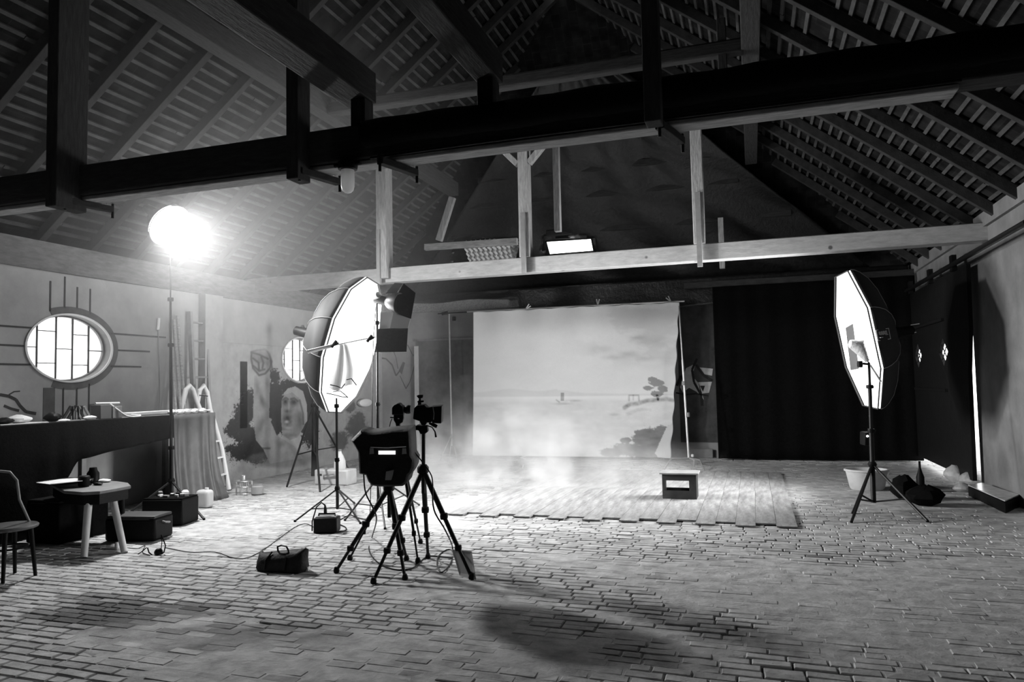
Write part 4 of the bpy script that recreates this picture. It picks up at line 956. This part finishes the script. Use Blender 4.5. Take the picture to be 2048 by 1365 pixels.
# white case behind stand
def white_case():
    a = V3(fl(628, 972)); b = V3(fl(688, 972)); c = (a+b)/2; c[1] += .2; root = thing('smoke_machine', c, 'pale low machine case with a recessed handle in the smoke', 'smoke machine')
    MB().box(c+V3((0, 0, .12)), (.60, .30, .24)).build('case', mat('pale painted metal', .62, .5, .15, 6), root, bevel=.02)
    MB().tube([c+V3((-.12, -.155, .10)), c+V3((-.10, -.19, .16)), c+V3((.08, -.19, .18)), c+V3((.12, -.155, .12))], .014, 8).build('handle', GRY, root)
    MB().box(c+V3((-.2, -.152, .16)), (.08, .006, .03)).build('badge', BLK, root)
white_case()
b_ = V3(pl(680, 946, 1, 10.45)); r0 = thing('plastic_bottle', b_, 'white tapering bottle standing on the pale machine case', 'bottle')
b_[2] = .24; r0.location = b_.tolist(); MB().lathe(b_, [(.09, 0), (.095, .02), (.09, .12), (.06, .20), (.03, .25), (.025, .28)], 20).build('body', WHT, r0); MB().lathe(b_+V3((0, 0, .28)), [(.028, 0), (.028, .03)], 14).build('cap', GRY, r0)

# jerrycan left
def jerry():
    c = V3(fl(401, 1018)); c[1] += .08; root = thing('plastic_canister', c, 'rounded white plastic canister at the foot of the draped cloth', 'canister')
    MB().box(c+V3((0, 0, .12)), (.20, .15, .23)).build('body', mat('milky plastic', .7, .45, .05, 5, trans=.25), root, bevel=.045).modifiers['bevel'].segments = 5
    MB().lathe(c+V3((.03, 0, .235)), [(.025, 0), (.025, .025)], 14).build('cap', WHT, root)
jerry()
# wire baskets / jars clutter
def clutter():
    c = V3(fl(495, 990)); 
    r = thing('wire_rack', c, 'small wire rack on the floor right of the step ladder', 'rack'); m = MB()
    for z in (.02, .12, .20):
        m.tube([c+V3((.13*math.cos(a)-.06, .09*math.sin(a), z)) for a in np.linspace(0, 2*math.pi, 16, endpoint=False)], .006, 5, close=True)
    for a in np.linspace(0, 2*math.pi, 8, endpoint=False): m.tube([c+V3((.13*math.cos(a)-.06, .09*math.sin(a), .0)), c+V3((.13*math.cos(a)-.06, .09*math.sin(a), .2))], .005, 5)
    m.build('wires', ALU, r)
    c2 = c+V3((.16, .02, 0)); r = thing('glass_jar', c2, 'wide clear jar beside the small wire rack', 'jar')
    MB().lathe(c2, [(.06, 0.004), (.085, .02), (.085, .12), (.06, .14), (.065, .155)], 20).build('body', mat('cloudy glass', .55, .2, .1, 6, trans=.4, spec=.6), r)
    c3 = c+V3((-.08, 0, .205)); r = thing('tin_can', c3, 'small pale tin on top of the wire rack', 'tin'); MB().lathe(c3, [(.035, 0), (.036, .005), (.036, .07), (.030, .08)], 16).build('body', ALU, r)
clutter()
# ladder
def ladder():
    yA = 9.55; root = thing('step_ladder', (-8.0, 9.8, 0), 'pale folding step ladder with two arched tops behind the counter', 'ladder'); pal = mat('pale aluminium tube', .8, .4, .05, 5)
    XA = -7.86; q = lambda x, y, k=0: V3(pl(x, y, 0, XA+k)); bl = V3(fl(433, 988, .012)); br = V3(fl(458, 980, .012))
    r1 = [bl, q(418, 900), q(406, 835), q(392, 800), q(386, 780), q(379, 772), q(372, 780), q(366, 805, -.04), q(362, 826, -.06)]
    r2 = [br, q(444, 900), q(430, 850), q(420, 820), q(414, 785), q(407, 772), q(399, 782), q(394, 810, -.04), q(392, 826, -.06)]
    MB().tube(r1, .036, 10).build('side_rail', pal, root); MB().tube(r2, .036, 10).build('side_rail', pal, root)
    def at(r, y):
        for a, b in zip(r[:-1], r[1:]):
            ya, yb = proj(a)[1], proj(b)[1]
            if ya >= y >= yb: return a+(b-a)*((ya-y)/(ya-yb))
        return r[0]
    for y1, y2 in ((955, 948), (920, 914), (885, 882), (852, 850), (822, 820)):
        MB().beam(at(r1, y1), at(r2, y2), .05, .022).build('rung', pal, root)
    ba, bb = V3((-8.04, 8.75, .012)), V3((-8.04, 9.15, .012))
    MB().tube([r1[-1], ba], .018, 8).build('rear_leg', pal, root); MB().tube([r2[-1], bb], .018, 8).build('rear_leg', pal, root)
    MB().tube([q(399, 791, .02), q(417, 793, .02)], .008).build('strap', BLK, root)
ladder()
# leaning poles against the wall
for i, (xt, yt, xb, yb_, lbn, rr) in enumerate(((341, 640, 352, 830, 'leftmost', .02), (348, 640, 362, 830, 'second', .022), (355, 632, 371, 830, 'third', .022))):
    a = V3(pl(xt, yt, 0, XL+.05)); d2 = pl(xb, yb_, 0, XL+.30); dirv = d2-a; b = a+dirv*(a[2]-.012)/(a[2]-d2[2])
    tag(MB().tube([a, b], rr, 8).build('leaning_pole', mat('bamboo grey', .34, .6, .3, 15, stretch=(1, 1, 4))), '%s of the three poles leaning on the plaster by the tall lamp' % lbn, 'pole')
lad2 = thing('wooden_ladder', (XL+.2, 9.2, 0), 'dark wooden ladder leaning upright on the plaster behind the poles', 'ladder')
for y_ in (9.02, 9.34): MB().beam((XL+.22, y_, .0), (XL+.05, y_, 2.75), .045, .07, up=(1, 0, 0)).build('side_rail', GRY, lad2)
for k in range(9): MB().tube([(XL+.21-.018*k, 9.02, .35+.28*k), (XL+.21-.018*k, 9.34, .35+.28*k)], .014, 8).build('rung', GRY, lad2)

# ================================================================== COUNTER, LEFT
def counter():
    x0, x1, y0, y1, z = XL+.05, -7.40, 2.6, 8.62, 1.215
    root = thing('counter', (-7.75, 5.6, 0), 'long bar counter along the left wall under the oval window', 'counter')
    MB().bx(x0, x1, y0, y1, z-.04, z).build('worktop', mat('grey worktop', .3, .6, .2, 4), root, bevel=.006)
    for lx in (x0+.05, x1-.06):
        for ly in (2.75, 4.7, 6.6, 8.5): MB().bx(lx-.03, lx+.03, ly-.03, ly+.03, 0, z-.04).build('leg', GRY, root)
    MB().bx(x0, x1-.02, y0, y1-.02, z-.11, z-.04).build('apron', GRY, root)
    # black drape with a sloping hem
    def hem(y): return float(np.interp(y, [2.6, 5.9, 6.25, 6.5, 7.0, 8.05], [.02, .02, .50, .78, .84, .93]))
    nu, nv = 110, 14; P = np.zeros((nu, nv, 3))
    for i in range(nu):
        y = 2.7+(8.05-2.7)*i/(nu-1); h = hem(y)
        for j in range(nv):
            v = j/(nv-1)
            if v < .15: P[i, j] = (x1-.22+.225*v/.15, y, z+.006)
            else:
                zz = z-(z-h)*(v-.15)/.85; P[i, j] = (x1+.018+.018*math.sin(y*17+2*math.sin(y*5))*(v-.1), y, zz+ (0.006 if v < .16 else 0))
    o = MB(); o.grid(P); o = o.build('black_drape', BLKC, smooth=60); o.modifiers.new('t', 'SOLIDIFY').thickness = .003
    tag(o, 'black cloth draped over the front of the long counter', 'cloth')
    # pale sheet hanging to the floor at the right end
    nu, nv = 70, 20; P = np.zeros((nu, nv, 3))
    ctr = [(x1+.05, 7.90), (x1+.05, 8.70), (x1-.45, 8.76)]
    L1 = .8; L2 = .5
    for i in range(nu):
        s = i/(nu-1)*(L1+L2)
        bx, by, nx, ny = (ctr[0][0], ctr[0][1]+s, 1, 0) if s < L1 else (ctr[1][0]-(s-L1), ctr[1][1], 0, 1)
        for j in range(nv):
            v = j/(nv-1); w = .022*math.sin(s*34+1.5*math.sin(s*9))*(.4+v)+(.10+.08*float(smooth01((s-L1*.6)/.3)))*v*v*v
            if abs(s-L1) < .05: nx, ny = .7, .7
            P[i, j] = (bx+nx*w, by+ny*w, (z+.012)*(1-v)+.012*v)
    o = MB(); o.grid(P); o = o.build('dust_sheet', mat('dusty plastic sheet', .15, .5, .2, 7, .2, trans=.25, spec=.5), smooth=60); o.modifiers.new('t', 'SOLIDIFY').thickness = .002
    tag(o, 'grey dust sheet hanging in folds at the right end of the counter', 'cloth')
    return z
CZ = counter()
def on_counter(x, y): 
    p = V3(fl(x, y, CZ)); p[0] = min(max(p[0], XL+.15), -7.47); return p
def lump(name, c, size, m, label, cat, seed=0):
    vs = []; n = 14; rings = 6; r = random.Random(seed)
    for i in range(rings):
        t = i/(rings-1); rr = math.sin(math.pi*(.12+.80*t)); 
        for k in range(n):
            q = 2*math.pi*k/n; j = 1+r.uniform(-.16, .16); vs.append((c[0]+size[0]/2*rr*math.cos(q)*j, c[1]+size[1]/2*rr*math.sin(q)*j, c[2]+size[2]*t*(1+r.uniform(-.06, .06) if i else 1)))
    fs = [(i*n+k, i*n+(k+1) % n, (i+1)*n+(k+1) % n, (i+1)*n+k) for i in range(rings-1) for k in range(n)]+[tuple(range(n))[::-1], tuple((rings-1)*n+k for k in range(n))]
    return tag(MB().add(vs, fs).build(name, m, org=tuple(c), smooth=30), label, cat)
WP = mat('crumpled white paper', .7, .7, .1, 20, .4)
# things on the counter, left to right, standing along its front part
z = CZ+.009
def CP(y, x=-7.62): return V3((x, y, z))
def yc(px_, x=-7.62): # y on the line x=const at counter height whose image column is px_
    lo_, hi = 3.0, 9.0
    for _ in range(40):
        md = (lo_+hi)/2
        if proj(V3((x, md, z)))[0] < px_: lo_ = md
        else: hi = md
    return (lo_+hi)/2
tag(MB().box(CP(yc(32))+V3((0, 0, .004)), (.28, .55, .008)).build('paper_sheet', WP), 'white sheet under the crumpled paper at the left end of the counter', 'paper')
lump('crumpled_paper', CP(yc(38))+V3((0, 0, .008)), (.16, .26, .09), WP, 'crumpled white paper on the counter below the dark painted branch', 'paper', 1)
lump('gadget_bag', CP(yc(8))+V3((0, 0, .008)), (.16, .2, .07), BLK, 'small black pouch at the left end of the counter', 'pouch', 2)
lump('gadget_bag', CP(yc(105)), (.16, .20, .11), BLK, 'black pouch with a white patch on the counter', 'pouch', 3)
lump('crumpled_paper', CP(yc(112), -7.60)+V3((.1, 0, 0)), (.05, .16, .03), WP, 'small white scrap in front of the black pouch on the counter', 'paper', 4)
def spring(c, tilt, label):
    root = thing('spring_clamp', c, label, 'clamp')
    MB().beam(c+V3((0, -.05, 0.01)), c+V3((0, tilt*.06, .17)), .025, .02, up=(1, 0, 0)).build('handle', BLKM, root); MB().beam(c+V3((0, .07, 0.01)), c+V3((0, tilt*.05+.03, .16)), .025, .02, up=(1, 0, 0)).build('jaw', GRY, root)
for px_, tl, lb in ((132, 1, 'leftmost'), (142, 1, 'second'), (152, -1, 'third'), (163, -1, 'fourth'), (171, -1, 'rightmost')): spring(CP(yc(px_)), tl, '%s of the five dark clamps standing on the counter' % lb)
lump('crumpled_paper', CP(yc(168), -7.58)+V3((.05, 0, 0)), (.08, .20, .05), WP, 'white wad in front of the dark clamps on the counter', 'paper', 5)
bb = CP(yc(202)); tag(MB().box(bb+V3((0, 0, .085)), (.16, .16, .17)).build('grey_carton', mat('grey carton', .14, .8), bevel=.004), 'small square grey carton on the counter under the white tube', 'carton')
bb2 = CP(yc(226)); tag(MB().box(bb2+V3((0, 0, .075)), (.14, .14, .15)).build('grey_carton', GRY, bevel=.004), 'pale carton just right of the square grey carton', 'carton')
tag(MB().tube([CP(yc(190))+V3((0, 0, .19)), CP(yc(238))+V3((0, 0, .185))], .014, 10).build('white_tube', WHT), 'white tube lying across the two cartons', 'tube')
cable('white_hose', [CP(yc(216))+V3((.03, 0, .18)), CP(yc(226))+V3((.08, 0, .10)), CP(yc(240))+V3((.12, 0, .02)), CP(yc(255), -7.50)+V3((0.05, 0, 0.01)), CP(yc(262), -7.50)+V3((0.02, 0, .02)), CP(yc(258))+V3((0, 0, .03))], .012, 'bent white hose falling from the cartons onto the counter', WHT)
ya, yb2 = yc(250, -7.6), yc(395, -7.6)
tag(MB().beam((-7.64, ya, z+.035), (-7.60, yb2, z+.04), .10, .05).build('polystyrene_bar', WHT, bevel=.008), 'long white bar lying along the counter', 'bar')
for i, px_ in enumerate((330, 345, 360, 376, 392)):
    lump('crumpled_paper', CP(yc(px_), -7.50), (.09, .14, .07), WP, '%s of the five crumpled white wrappers at the right end of the counter' % ('leftmost', 'second', 'middle', 'fourth', 'rightmost')[i], 'paper', 10+i)['group'] = 'wrappers at the right end of the counter'
# cable on the left wall with white cord grip
tag(MB().tube([pl(318, 637, 0, XL+.03), pl(316, 660, 0, XL+.03)], .022, 8).build('white_socket', WHT), 'small white socket hanging on the wall left of the tall lamp stand', 'socket')
cable('cable', [pl(316, 662, 0, XL+.02), pl(318, 720, 0, XL+.02), pl(320, 780, 0, XL+.02), pl(318, 822, 0, XL+.02)], .006, 'cable hanging down the plaster from the white socket', GRY)

# ================================================================== LOW TABLE, CHAIR, CASES
def low_table():
    zt = .60; root = thing('low_table', (-6.35, 5.75, 0), 'low dark table with round pale legs in front of the counter', 'table'); 
    pts = [fl(x, y, zt) for x, y in ((128, 982), (165, 985), (200, 983), (235, 977), (262, 972), (256, 966), (235, 963), (185, 962), (130, 963), (100, 968))]
    MB().prism(pts, (0, 0, -.03)).build('tabletop', mat('dark tabletop', .16, .5, .3, 4, .1), root, bevel=.006)
    c = np.mean(pts, 0); ap = [c+(p-c)*.93 for p in pts]
    MB().prism([p-V3((0, 0, .03)) for p in ap], (0, 0, -.10)).build('apron', BLK, root)
    leg = mat('round pale wood', .58, .5, .15, 10, stretch=(1, 1, .3))
    for a, f in (((177, 1005), (168, 1117)), ((224, 992), (249, 1107))):
        ff = V3(fl(*f)); ff[2] = .0; d = ray(*a); aa = CAM+d*((zt-.08-EYE)/d[2]); aa = V3((aa[0], aa[1], zt-.08)); aa = ff+(pl(a[0], a[1], 1, ff[1]+.15)-ff)
        MB().tube([ff+V3((0, 0, .005)), aa], [.030, .036], 16).build('leg', leg, root, label='round pale leg')
    for p in ((-6.95, 6.15), (-6.45, 6.2)): MB().tube([(p[0], p[1], 0.005), (p[0]+.05, p[1]-.05, zt-.05)], .030, 12).build('leg', BLK, root)
low_table()
zt = .60
tag(MB().prism([fl(x, y, zt+.035) for x, y in ((70, 968), (100, 972), (185, 964), (188, 960), (140, 959))], (0, 0, .02)).build('laptop', BLK, bevel=.003), 'closed black slab lying at the left end of the low table', 'laptop').location
tag(MB().prism([fl(x, y, zt+.062) for x, y in ((72, 967), (98, 970), (156, 964), (182, 961), (150, 958), (120, 960))], (0, 0, .006)).build('paper_sheet', WP), 'sheets of white paper on the left end of the low table', 'paper')
tag(MB().lathe(fl(168, 974, zt), [(.045, 0), (.055, .02), (.055, .10), (.045, .11)], 20).build('black_mug', BLK), 'short black mug at the front of the low table', 'mug')
tag(MB().lathe(fl(186, 966, zt), [(.06, 0), (.06, .10), (.04, .13), (.035, .16)], 18).build('black_bottle', BLK), 'squat black bottle behind the mug on the low table', 'bottle')
lump('crumpled_paper', V3(fl(208, 965, zt)), (.16, .10, .035), WP, 'white crumpled tissue right of the bottle on the low table', 'paper', 30)
lump('small_device', V3(fl(196, 971, zt)), (.12, .07, .03), BLK, 'flat black gadget in front of the tissue on the low table', 'gadget', 31)
def chair():
    sz = .44; c = V3(fl(20, 1052, sz)); root = thing('bistro_chair', (c[0], c[1], 0), 'dark round-seated chair at the far left edge', 'chair')
    MB().lathe(c+V3((0, 0, -.03)), [(.18, 0), (.205, .01), (.21, .025), (.20, .035), (.15, .03)], 36).build('seat', mat('dark varnished wood', .10, .3, .3, 6), root)
    for a in (-50, 40, 130, 220):
        q = math.radians(a); p = c+V3((.15*math.cos(q), .15*math.sin(q), -.03)); MB().tube([p, V3((c[0]+.19*math.cos(q), c[1]+.19*math.sin(q), .004))], [.02, .014], 10).build('leg', BLK, root)
    MB().tube([c+V3((-.02, .19, 0)), dp(39, 1000, float((c-CAM)@Wd)+.1), dp(34, 962, float((c-CAM)@Wd)+.15), dp(20, 945, float((c-CAM)@Wd)+.15), dp(-30, 940, float((c-CAM)@Wd)+.1)], .011, 10).build('backrest', mat('bent pale wood', .30, .35), root)
    MB().tube([c+V3((.14*math.cos(a), .14*math.sin(a), -.18)) for a in np.linspace(0, 2*math.pi, 20, endpoint=False)], .009, 6, close=True).build('stretcher', BLK, root)
chair()
def cases():
    c = V3(fl(240, 1088)); c[1] += .25; R = np.array([[.98, -.2, 0], [.2, .98, 0], [0, 0, 1]])
    root = thing('equipment_case', c, 'black hard case with a grey lid under the low table', 'case')
    MB().box(c+V3((0, 0, .12)), (.56, .34, .24), R).build('body', BLK, root, bevel=.03); MB().box(c+V3((0, 0, .245)), (.54, .32, .03), R).build('lid', mat('dusty black lid', .04, .5, .3, 6), root, bevel=.012)
    MB().tube([c+V3((.27, .02, .19)), c+V3((.31, 0.03, .18)), c+V3((.31, .09, .17)), c+V3((.27, .12, .16))], .010, 8).build('handle', GRY, root)
    c2 = V3(fl(262, 1040)); c2[1] += .25; c2 = V3((-6.55, 7.0, 0)); root = thing('equipment_case', c2, 'open black case full of small gear behind the low table', 'case')
    MB().box(c2+V3((0, 0, .15)), (.50, .36, .30), R).build('body', BLK, root, bevel=.02); MB().box(c2+V3((0, 0, .304)), (.48, .34, .01), R).build('foam_inlay', BLKC, root)
    rr = random.Random(5)
    for i in range(9):
        p = c2+V3((-.20+.05*i+rr.uniform(-.01, .01), rr.uniform(-.10, .10), .310)); a = rr.uniform(0, 3); Rz = np.array([[math.cos(a), -math.sin(a), 0], [math.sin(a), math.cos(a), 0], [0, 0, 1]])
        s = (rr.uniform(.04, .08), rr.uniform(.03, .05), rr.uniform(.02, .05)); o = MB().box(p+V3((0, 0, s[2]/2)), s, Rz).build('small_gear', [GRY, BLK, WHT, ALU][i % 4], bevel=.006)
        tag(o, '%s gear in the open case behind the low table, %s from its left end' % (['grey', 'black', 'white', 'silver'][i % 4], ORD[i]), 'gear', 'gear in the open case')
    tag(MB().lathe(V3((-6.45, 7.12, .310)), [(.04, 0), (.042, .04), (.025, .06)], 14).build('white_cup', WHT), 'small white cup on the rim of the open case', 'cup')
    tag(MB().lathe(fl(234, 1098), [(.02, 0), (.022, .04), (.015, .06)], 12).build('plastic_cup', WHT), 'tiny white cup on the floor beside the right pale table leg', 'cup')
cases()
def under_case():
    c = V3((-7.02, 6.05, 0)); root = thing('equipment_case', c, 'large black case in the dark under the left end of the low table', 'case')
    MB().box(c+V3((0, 0, .21)), (.45, .62, .42)).build('body', BLKC, root, bevel=.02); MB().box(c+V3((0, 0, .43)), (.44, .60, .03)).build('lid', BLK, root, bevel=.01)
under_case()
def headset():
    c = V3(fl(318, 1110)); root = thing('headset', c, 'black headset with a curled band on the bricks right of the low table', 'headset')
    D = float((c-CAM)@Wd); q = lambda x, y: dp(x, y, D)
    MB().tube([q(295, 1096), q(298, 1106), q(306, 1112), q(318, 1113), q(328, 1105), q(331, 1092), q(326, 1078), q(323, 1070)], .006, 8).build('band', BLK, root)
    MB().lathe(q(317, 1105)+V3((0, 0, -.0)), [(.02, -.03), (.036, -.015), (.036, .015), (.02, .03)], 14, basis(V3((.8, -.4, .5)))).build('ear_cup', BLK, root)
    MB().tube([q(322, 1100), q(324, 1085), q(322, 1070)], .004, 6).build('boom', BLK, root)
    MB().tube([q(293, 1096), q(284, 1104), q(276, 1109)], .005, 6).build('lead', BLK, root)
headset()
cable('cable', [G(250, 1096), G(275, 1098), G(290, 1092), G(285, 1105), G(300, 1112)], .004, 'thin black lead by the headset')

# ================================================================== STEP BOX, TUB, RIGHT CLUTTER
def step_box():
    a, b = V3(fl(1325, 1003)), V3(fl(1394, 1003)); c = (a+b)/2; w = .43; d = .30; h = .335; c[1] += d/2; zb = .026
    root = thing('step_box', (c[0], c[1], zb), 'small dark wooden step box with a rectangular opening, on the boards', 'step box'); m = mat('dark stained wood', .025, .6, .4, 6, .3); ms = mat('scuffed pale wood', .25, .7, .3, 6)
    x0, x1, y0, y1 = c[0]-w/2, c[0]+w/2, c[1]-d/2, c[1]+d/2
    MB().bx(x0-.03, x1+.03, y0-.03, y1+.02, zb+h-.02, zb+h).build('top', ms, root, bevel=.004)
    MB().bx(x0, x0+.02, y0, y1, zb, zb+h-.02).build('side_panel', m, root); MB().bx(x1-.02, x1, y0, y1, zb, zb+h-.02).build('side_panel', m, root)
    fr = MB().bx(x0+.02, x1-.02, y0, y0+.018, zb, zb+.105).bx(x0+.02, x1-.02, y0, y0+.018, zb+.235, zb+h-.02).bx(x0+.02, x0+.03, y0, y0+.018, zb+.105, zb+.235).bx(x1-.09, x1-.02, y0, y0+.018, zb+.105, zb+.235)
    fr.build('front_frame', m, root)
    MB().bx(x0+.02, x1-.02, y1-.018, y1, zb, zb+.105).bx(x0+.02, x1-.02, y1-.018, y1, zb+.235, zb+h-.02).build('back_frame', m, root)
step_box()
def tub():
    c = V3(fl(1740, 985)); c[1] += .25; root = thing('plastic_tub', c, 'round pale plastic tub behind the right light stand', 'tub')
    MB().lathe(c, [(.20, 0.0), (.22, .03), (.265, .25), (.285, .255), (.285, .28), (.26, .28), (.25, .25), (.20, .03), (.01, .025)], 32, sy=.8).build('body', mat('used pale plastic', .55, .5, .15, 5), root)
tub()
lump('gear_bag', V3(fl(1810, 1000)), (.34, .3, .30), BLKC, 'dark bundle on the floor right of the pale tub', 'bundle', 41)
lump('gear_bag', V3(fl(1850, 1012)), (.42, .34, .24), BLKC, 'low dark bundle in front of the lit floor strip', 'bundle', 42)
tag(MB().lathe(fl(1842, 985), [(.045, 0), (.05, .02), (.05, .20), (.03, .26), (.015, .32), (.014, .40), (.018, .41)], 16).build('black_bottle', BLK), 'tall black bottle outlined against the lit floor strip', 'bottle')
cp = mat('crumpled clear plastic', .75, .25, .3, 18, .8, trans=.5, spec=.8)
for x, y, s, lb, sd in ((1910, 965, (.26, .26, .24), 'crumpled clear plastic at the near foot of the black door', 51), (1945, 975, (.36, .28, .22), 'larger crumpled clear plastic at the door slit', 52), (1925, 985, (.24, .2, .12), 'low crumpled plastic in front of the other two', 53)):
    p = V3(fl(x, y)); lump('plastic_film', p, s, cp, lb, 'plastic film', sd)
def crate():
    root = thing('timber_crate', fl(1990, 1000), 'low dark crate topped with a pale board at the foot of the right wall', 'crate'); z1 = .13
    P = [fl(x, y, z1) for x, y in ((1936, 972), (1965, 968), (2038, 992), (2010, 1004))]
    MB().prism([V3((p[0], p[1], 0)) for p in P], (0, 0, z1-.012)).build('box', BLK, root); MB().prism(P, (0, 0, .012)).build('top_board', mat('pale varnished board', .45, .25, .3, 6, spec=.6), root)
crate()
tag(MB().lathe(fl(1947, 1034), [(.03, 0), (.03, .01), (.012, .014)], 12).build('metal_cap', CHR), 'tiny shiny cap on the dark floor at right', 'cap')

# ================================================================== SMOKE
def volume(name, mn, mx, label, build):
    mn, mx = V3(mn), V3(mx); m = bpy.data.materials.new(name+' material'); m.use_nodes = True; nt = m.node_tree; nt.nodes.remove(nt.nodes['Principled BSDF'])
    vs = nt.nodes.new('ShaderNodeVolumeScatter'); vs.inputs['Color'].default_value = (1, 1, 1, 1); vs.inputs['Anisotropy'].default_value = .15; nt.links.new(vs.outputs[0], nt.nodes['Material Output'].inputs['Volume'])
    build(nt, vs); o = MB().bx(mn[0], mx[0], mn[1], mx[1], mn[2], mx[2]).build(name, m, smooth=0)
    return tag(o, label, 'smoke', kind='stuff')
def mth(nt, op, a, b=None, c=None):
    n = nt.nodes.new('ShaderNodeMath'); n.operation = op
    for i, v in enumerate((a, b, c)):
        if v is None: continue
        if isinstance(v, (int, float)): n.inputs[i].default_value = v
        else: nt.links.new(v, n.inputs[i])
    return n.outputs[0]
def vol_lamp(nt, vs):
    N = nt.nodes; g = N.new('ShaderNodeNewGeometry'); d = N.new('ShaderNodeVectorMath'); d.operation = 'DISTANCE'; nt.links.new(g.outputs['Position'], d.inputs[0]); d.inputs[1].default_value = (LP[0]+.8, LP[1]-.3, LP[2]+.4)
    mr = N.new('ShaderNodeMapRange'); mr.interpolation_type = 'SMOOTHERSTEP'; nt.links.new(d.outputs['Value'], mr.inputs[0]); mr.inputs[1].default_value = 4.5; mr.inputs[2].default_value = .3; mr.inputs[3].default_value = 0; mr.inputs[4].default_value = .03
    nt.links.new(mr.outputs[0], vs.inputs['Density'])
volume('haze', (-8.12, 2.2, .9), (-2.2, 12.4, 5.9), 'glowing haze hanging round the bright lamp', vol_lamp)
def vol_floor(nt, vs):
    N = nt.nodes; g = N.new('ShaderNodeNewGeometry'); sp = N.new('ShaderNodeSeparateXYZ'); nt.links.new(g.outputs['Position'], sp.inputs[0])
    no = N.new('ShaderNodeTexNoise'); no.inputs['Scale'].default_value = 1.7; no.inputs['Detail'].default_value = 4; no.inputs['Distortion'].default_value = .8; nt.links.new(g.outputs['Position'], no.inputs['Vector'])
    n = mth(nt, 'MULTIPLY_ADD', no.outputs['Fac'], 6.0, -2.45); n = mth(nt, 'MAXIMUM', n, 0.06)
    ez = mth(nt, 'EXPONENT', mth(nt, 'MULTIPLY', sp.outputs['Z'], -2.0))
    ex = mth(nt, 'EXPONENT', mth(nt, 'MULTIPLY', mth(nt, 'POWER', mth(nt, 'ABSOLUTE', mth(nt, 'DIVIDE', mth(nt, 'ADD', sp.outputs['X'], 3.9), 2.1)), 2.0), -1.0))
    ey = mth(nt, 'EXPONENT', mth(nt, 'MULTIPLY', mth(nt, 'POWER', mth(nt, 'ABSOLUTE', mth(nt, 'DIVIDE', mth(nt, 'ADD', sp.outputs['Y'], -11.2), 1.8)), 2.0), -1.0))
    r = mth(nt, 'MULTIPLY', mth(nt, 'MULTIPLY', n, ez), mth(nt, 'MULTIPLY', ex, ey)); r = mth(nt, 'MAXIMUM', mth(nt, 'SUBTRACT', r, .03), 0.0); nt.links.new(mth(nt, 'MULTIPLY', r, 1.7), vs.inputs['Density'])
volume('smoke', (-8.0, 7.6, .03), (0.2, 14.0, 1.7), 'low drifting smoke over the floor in front of the backdrop', vol_floor)
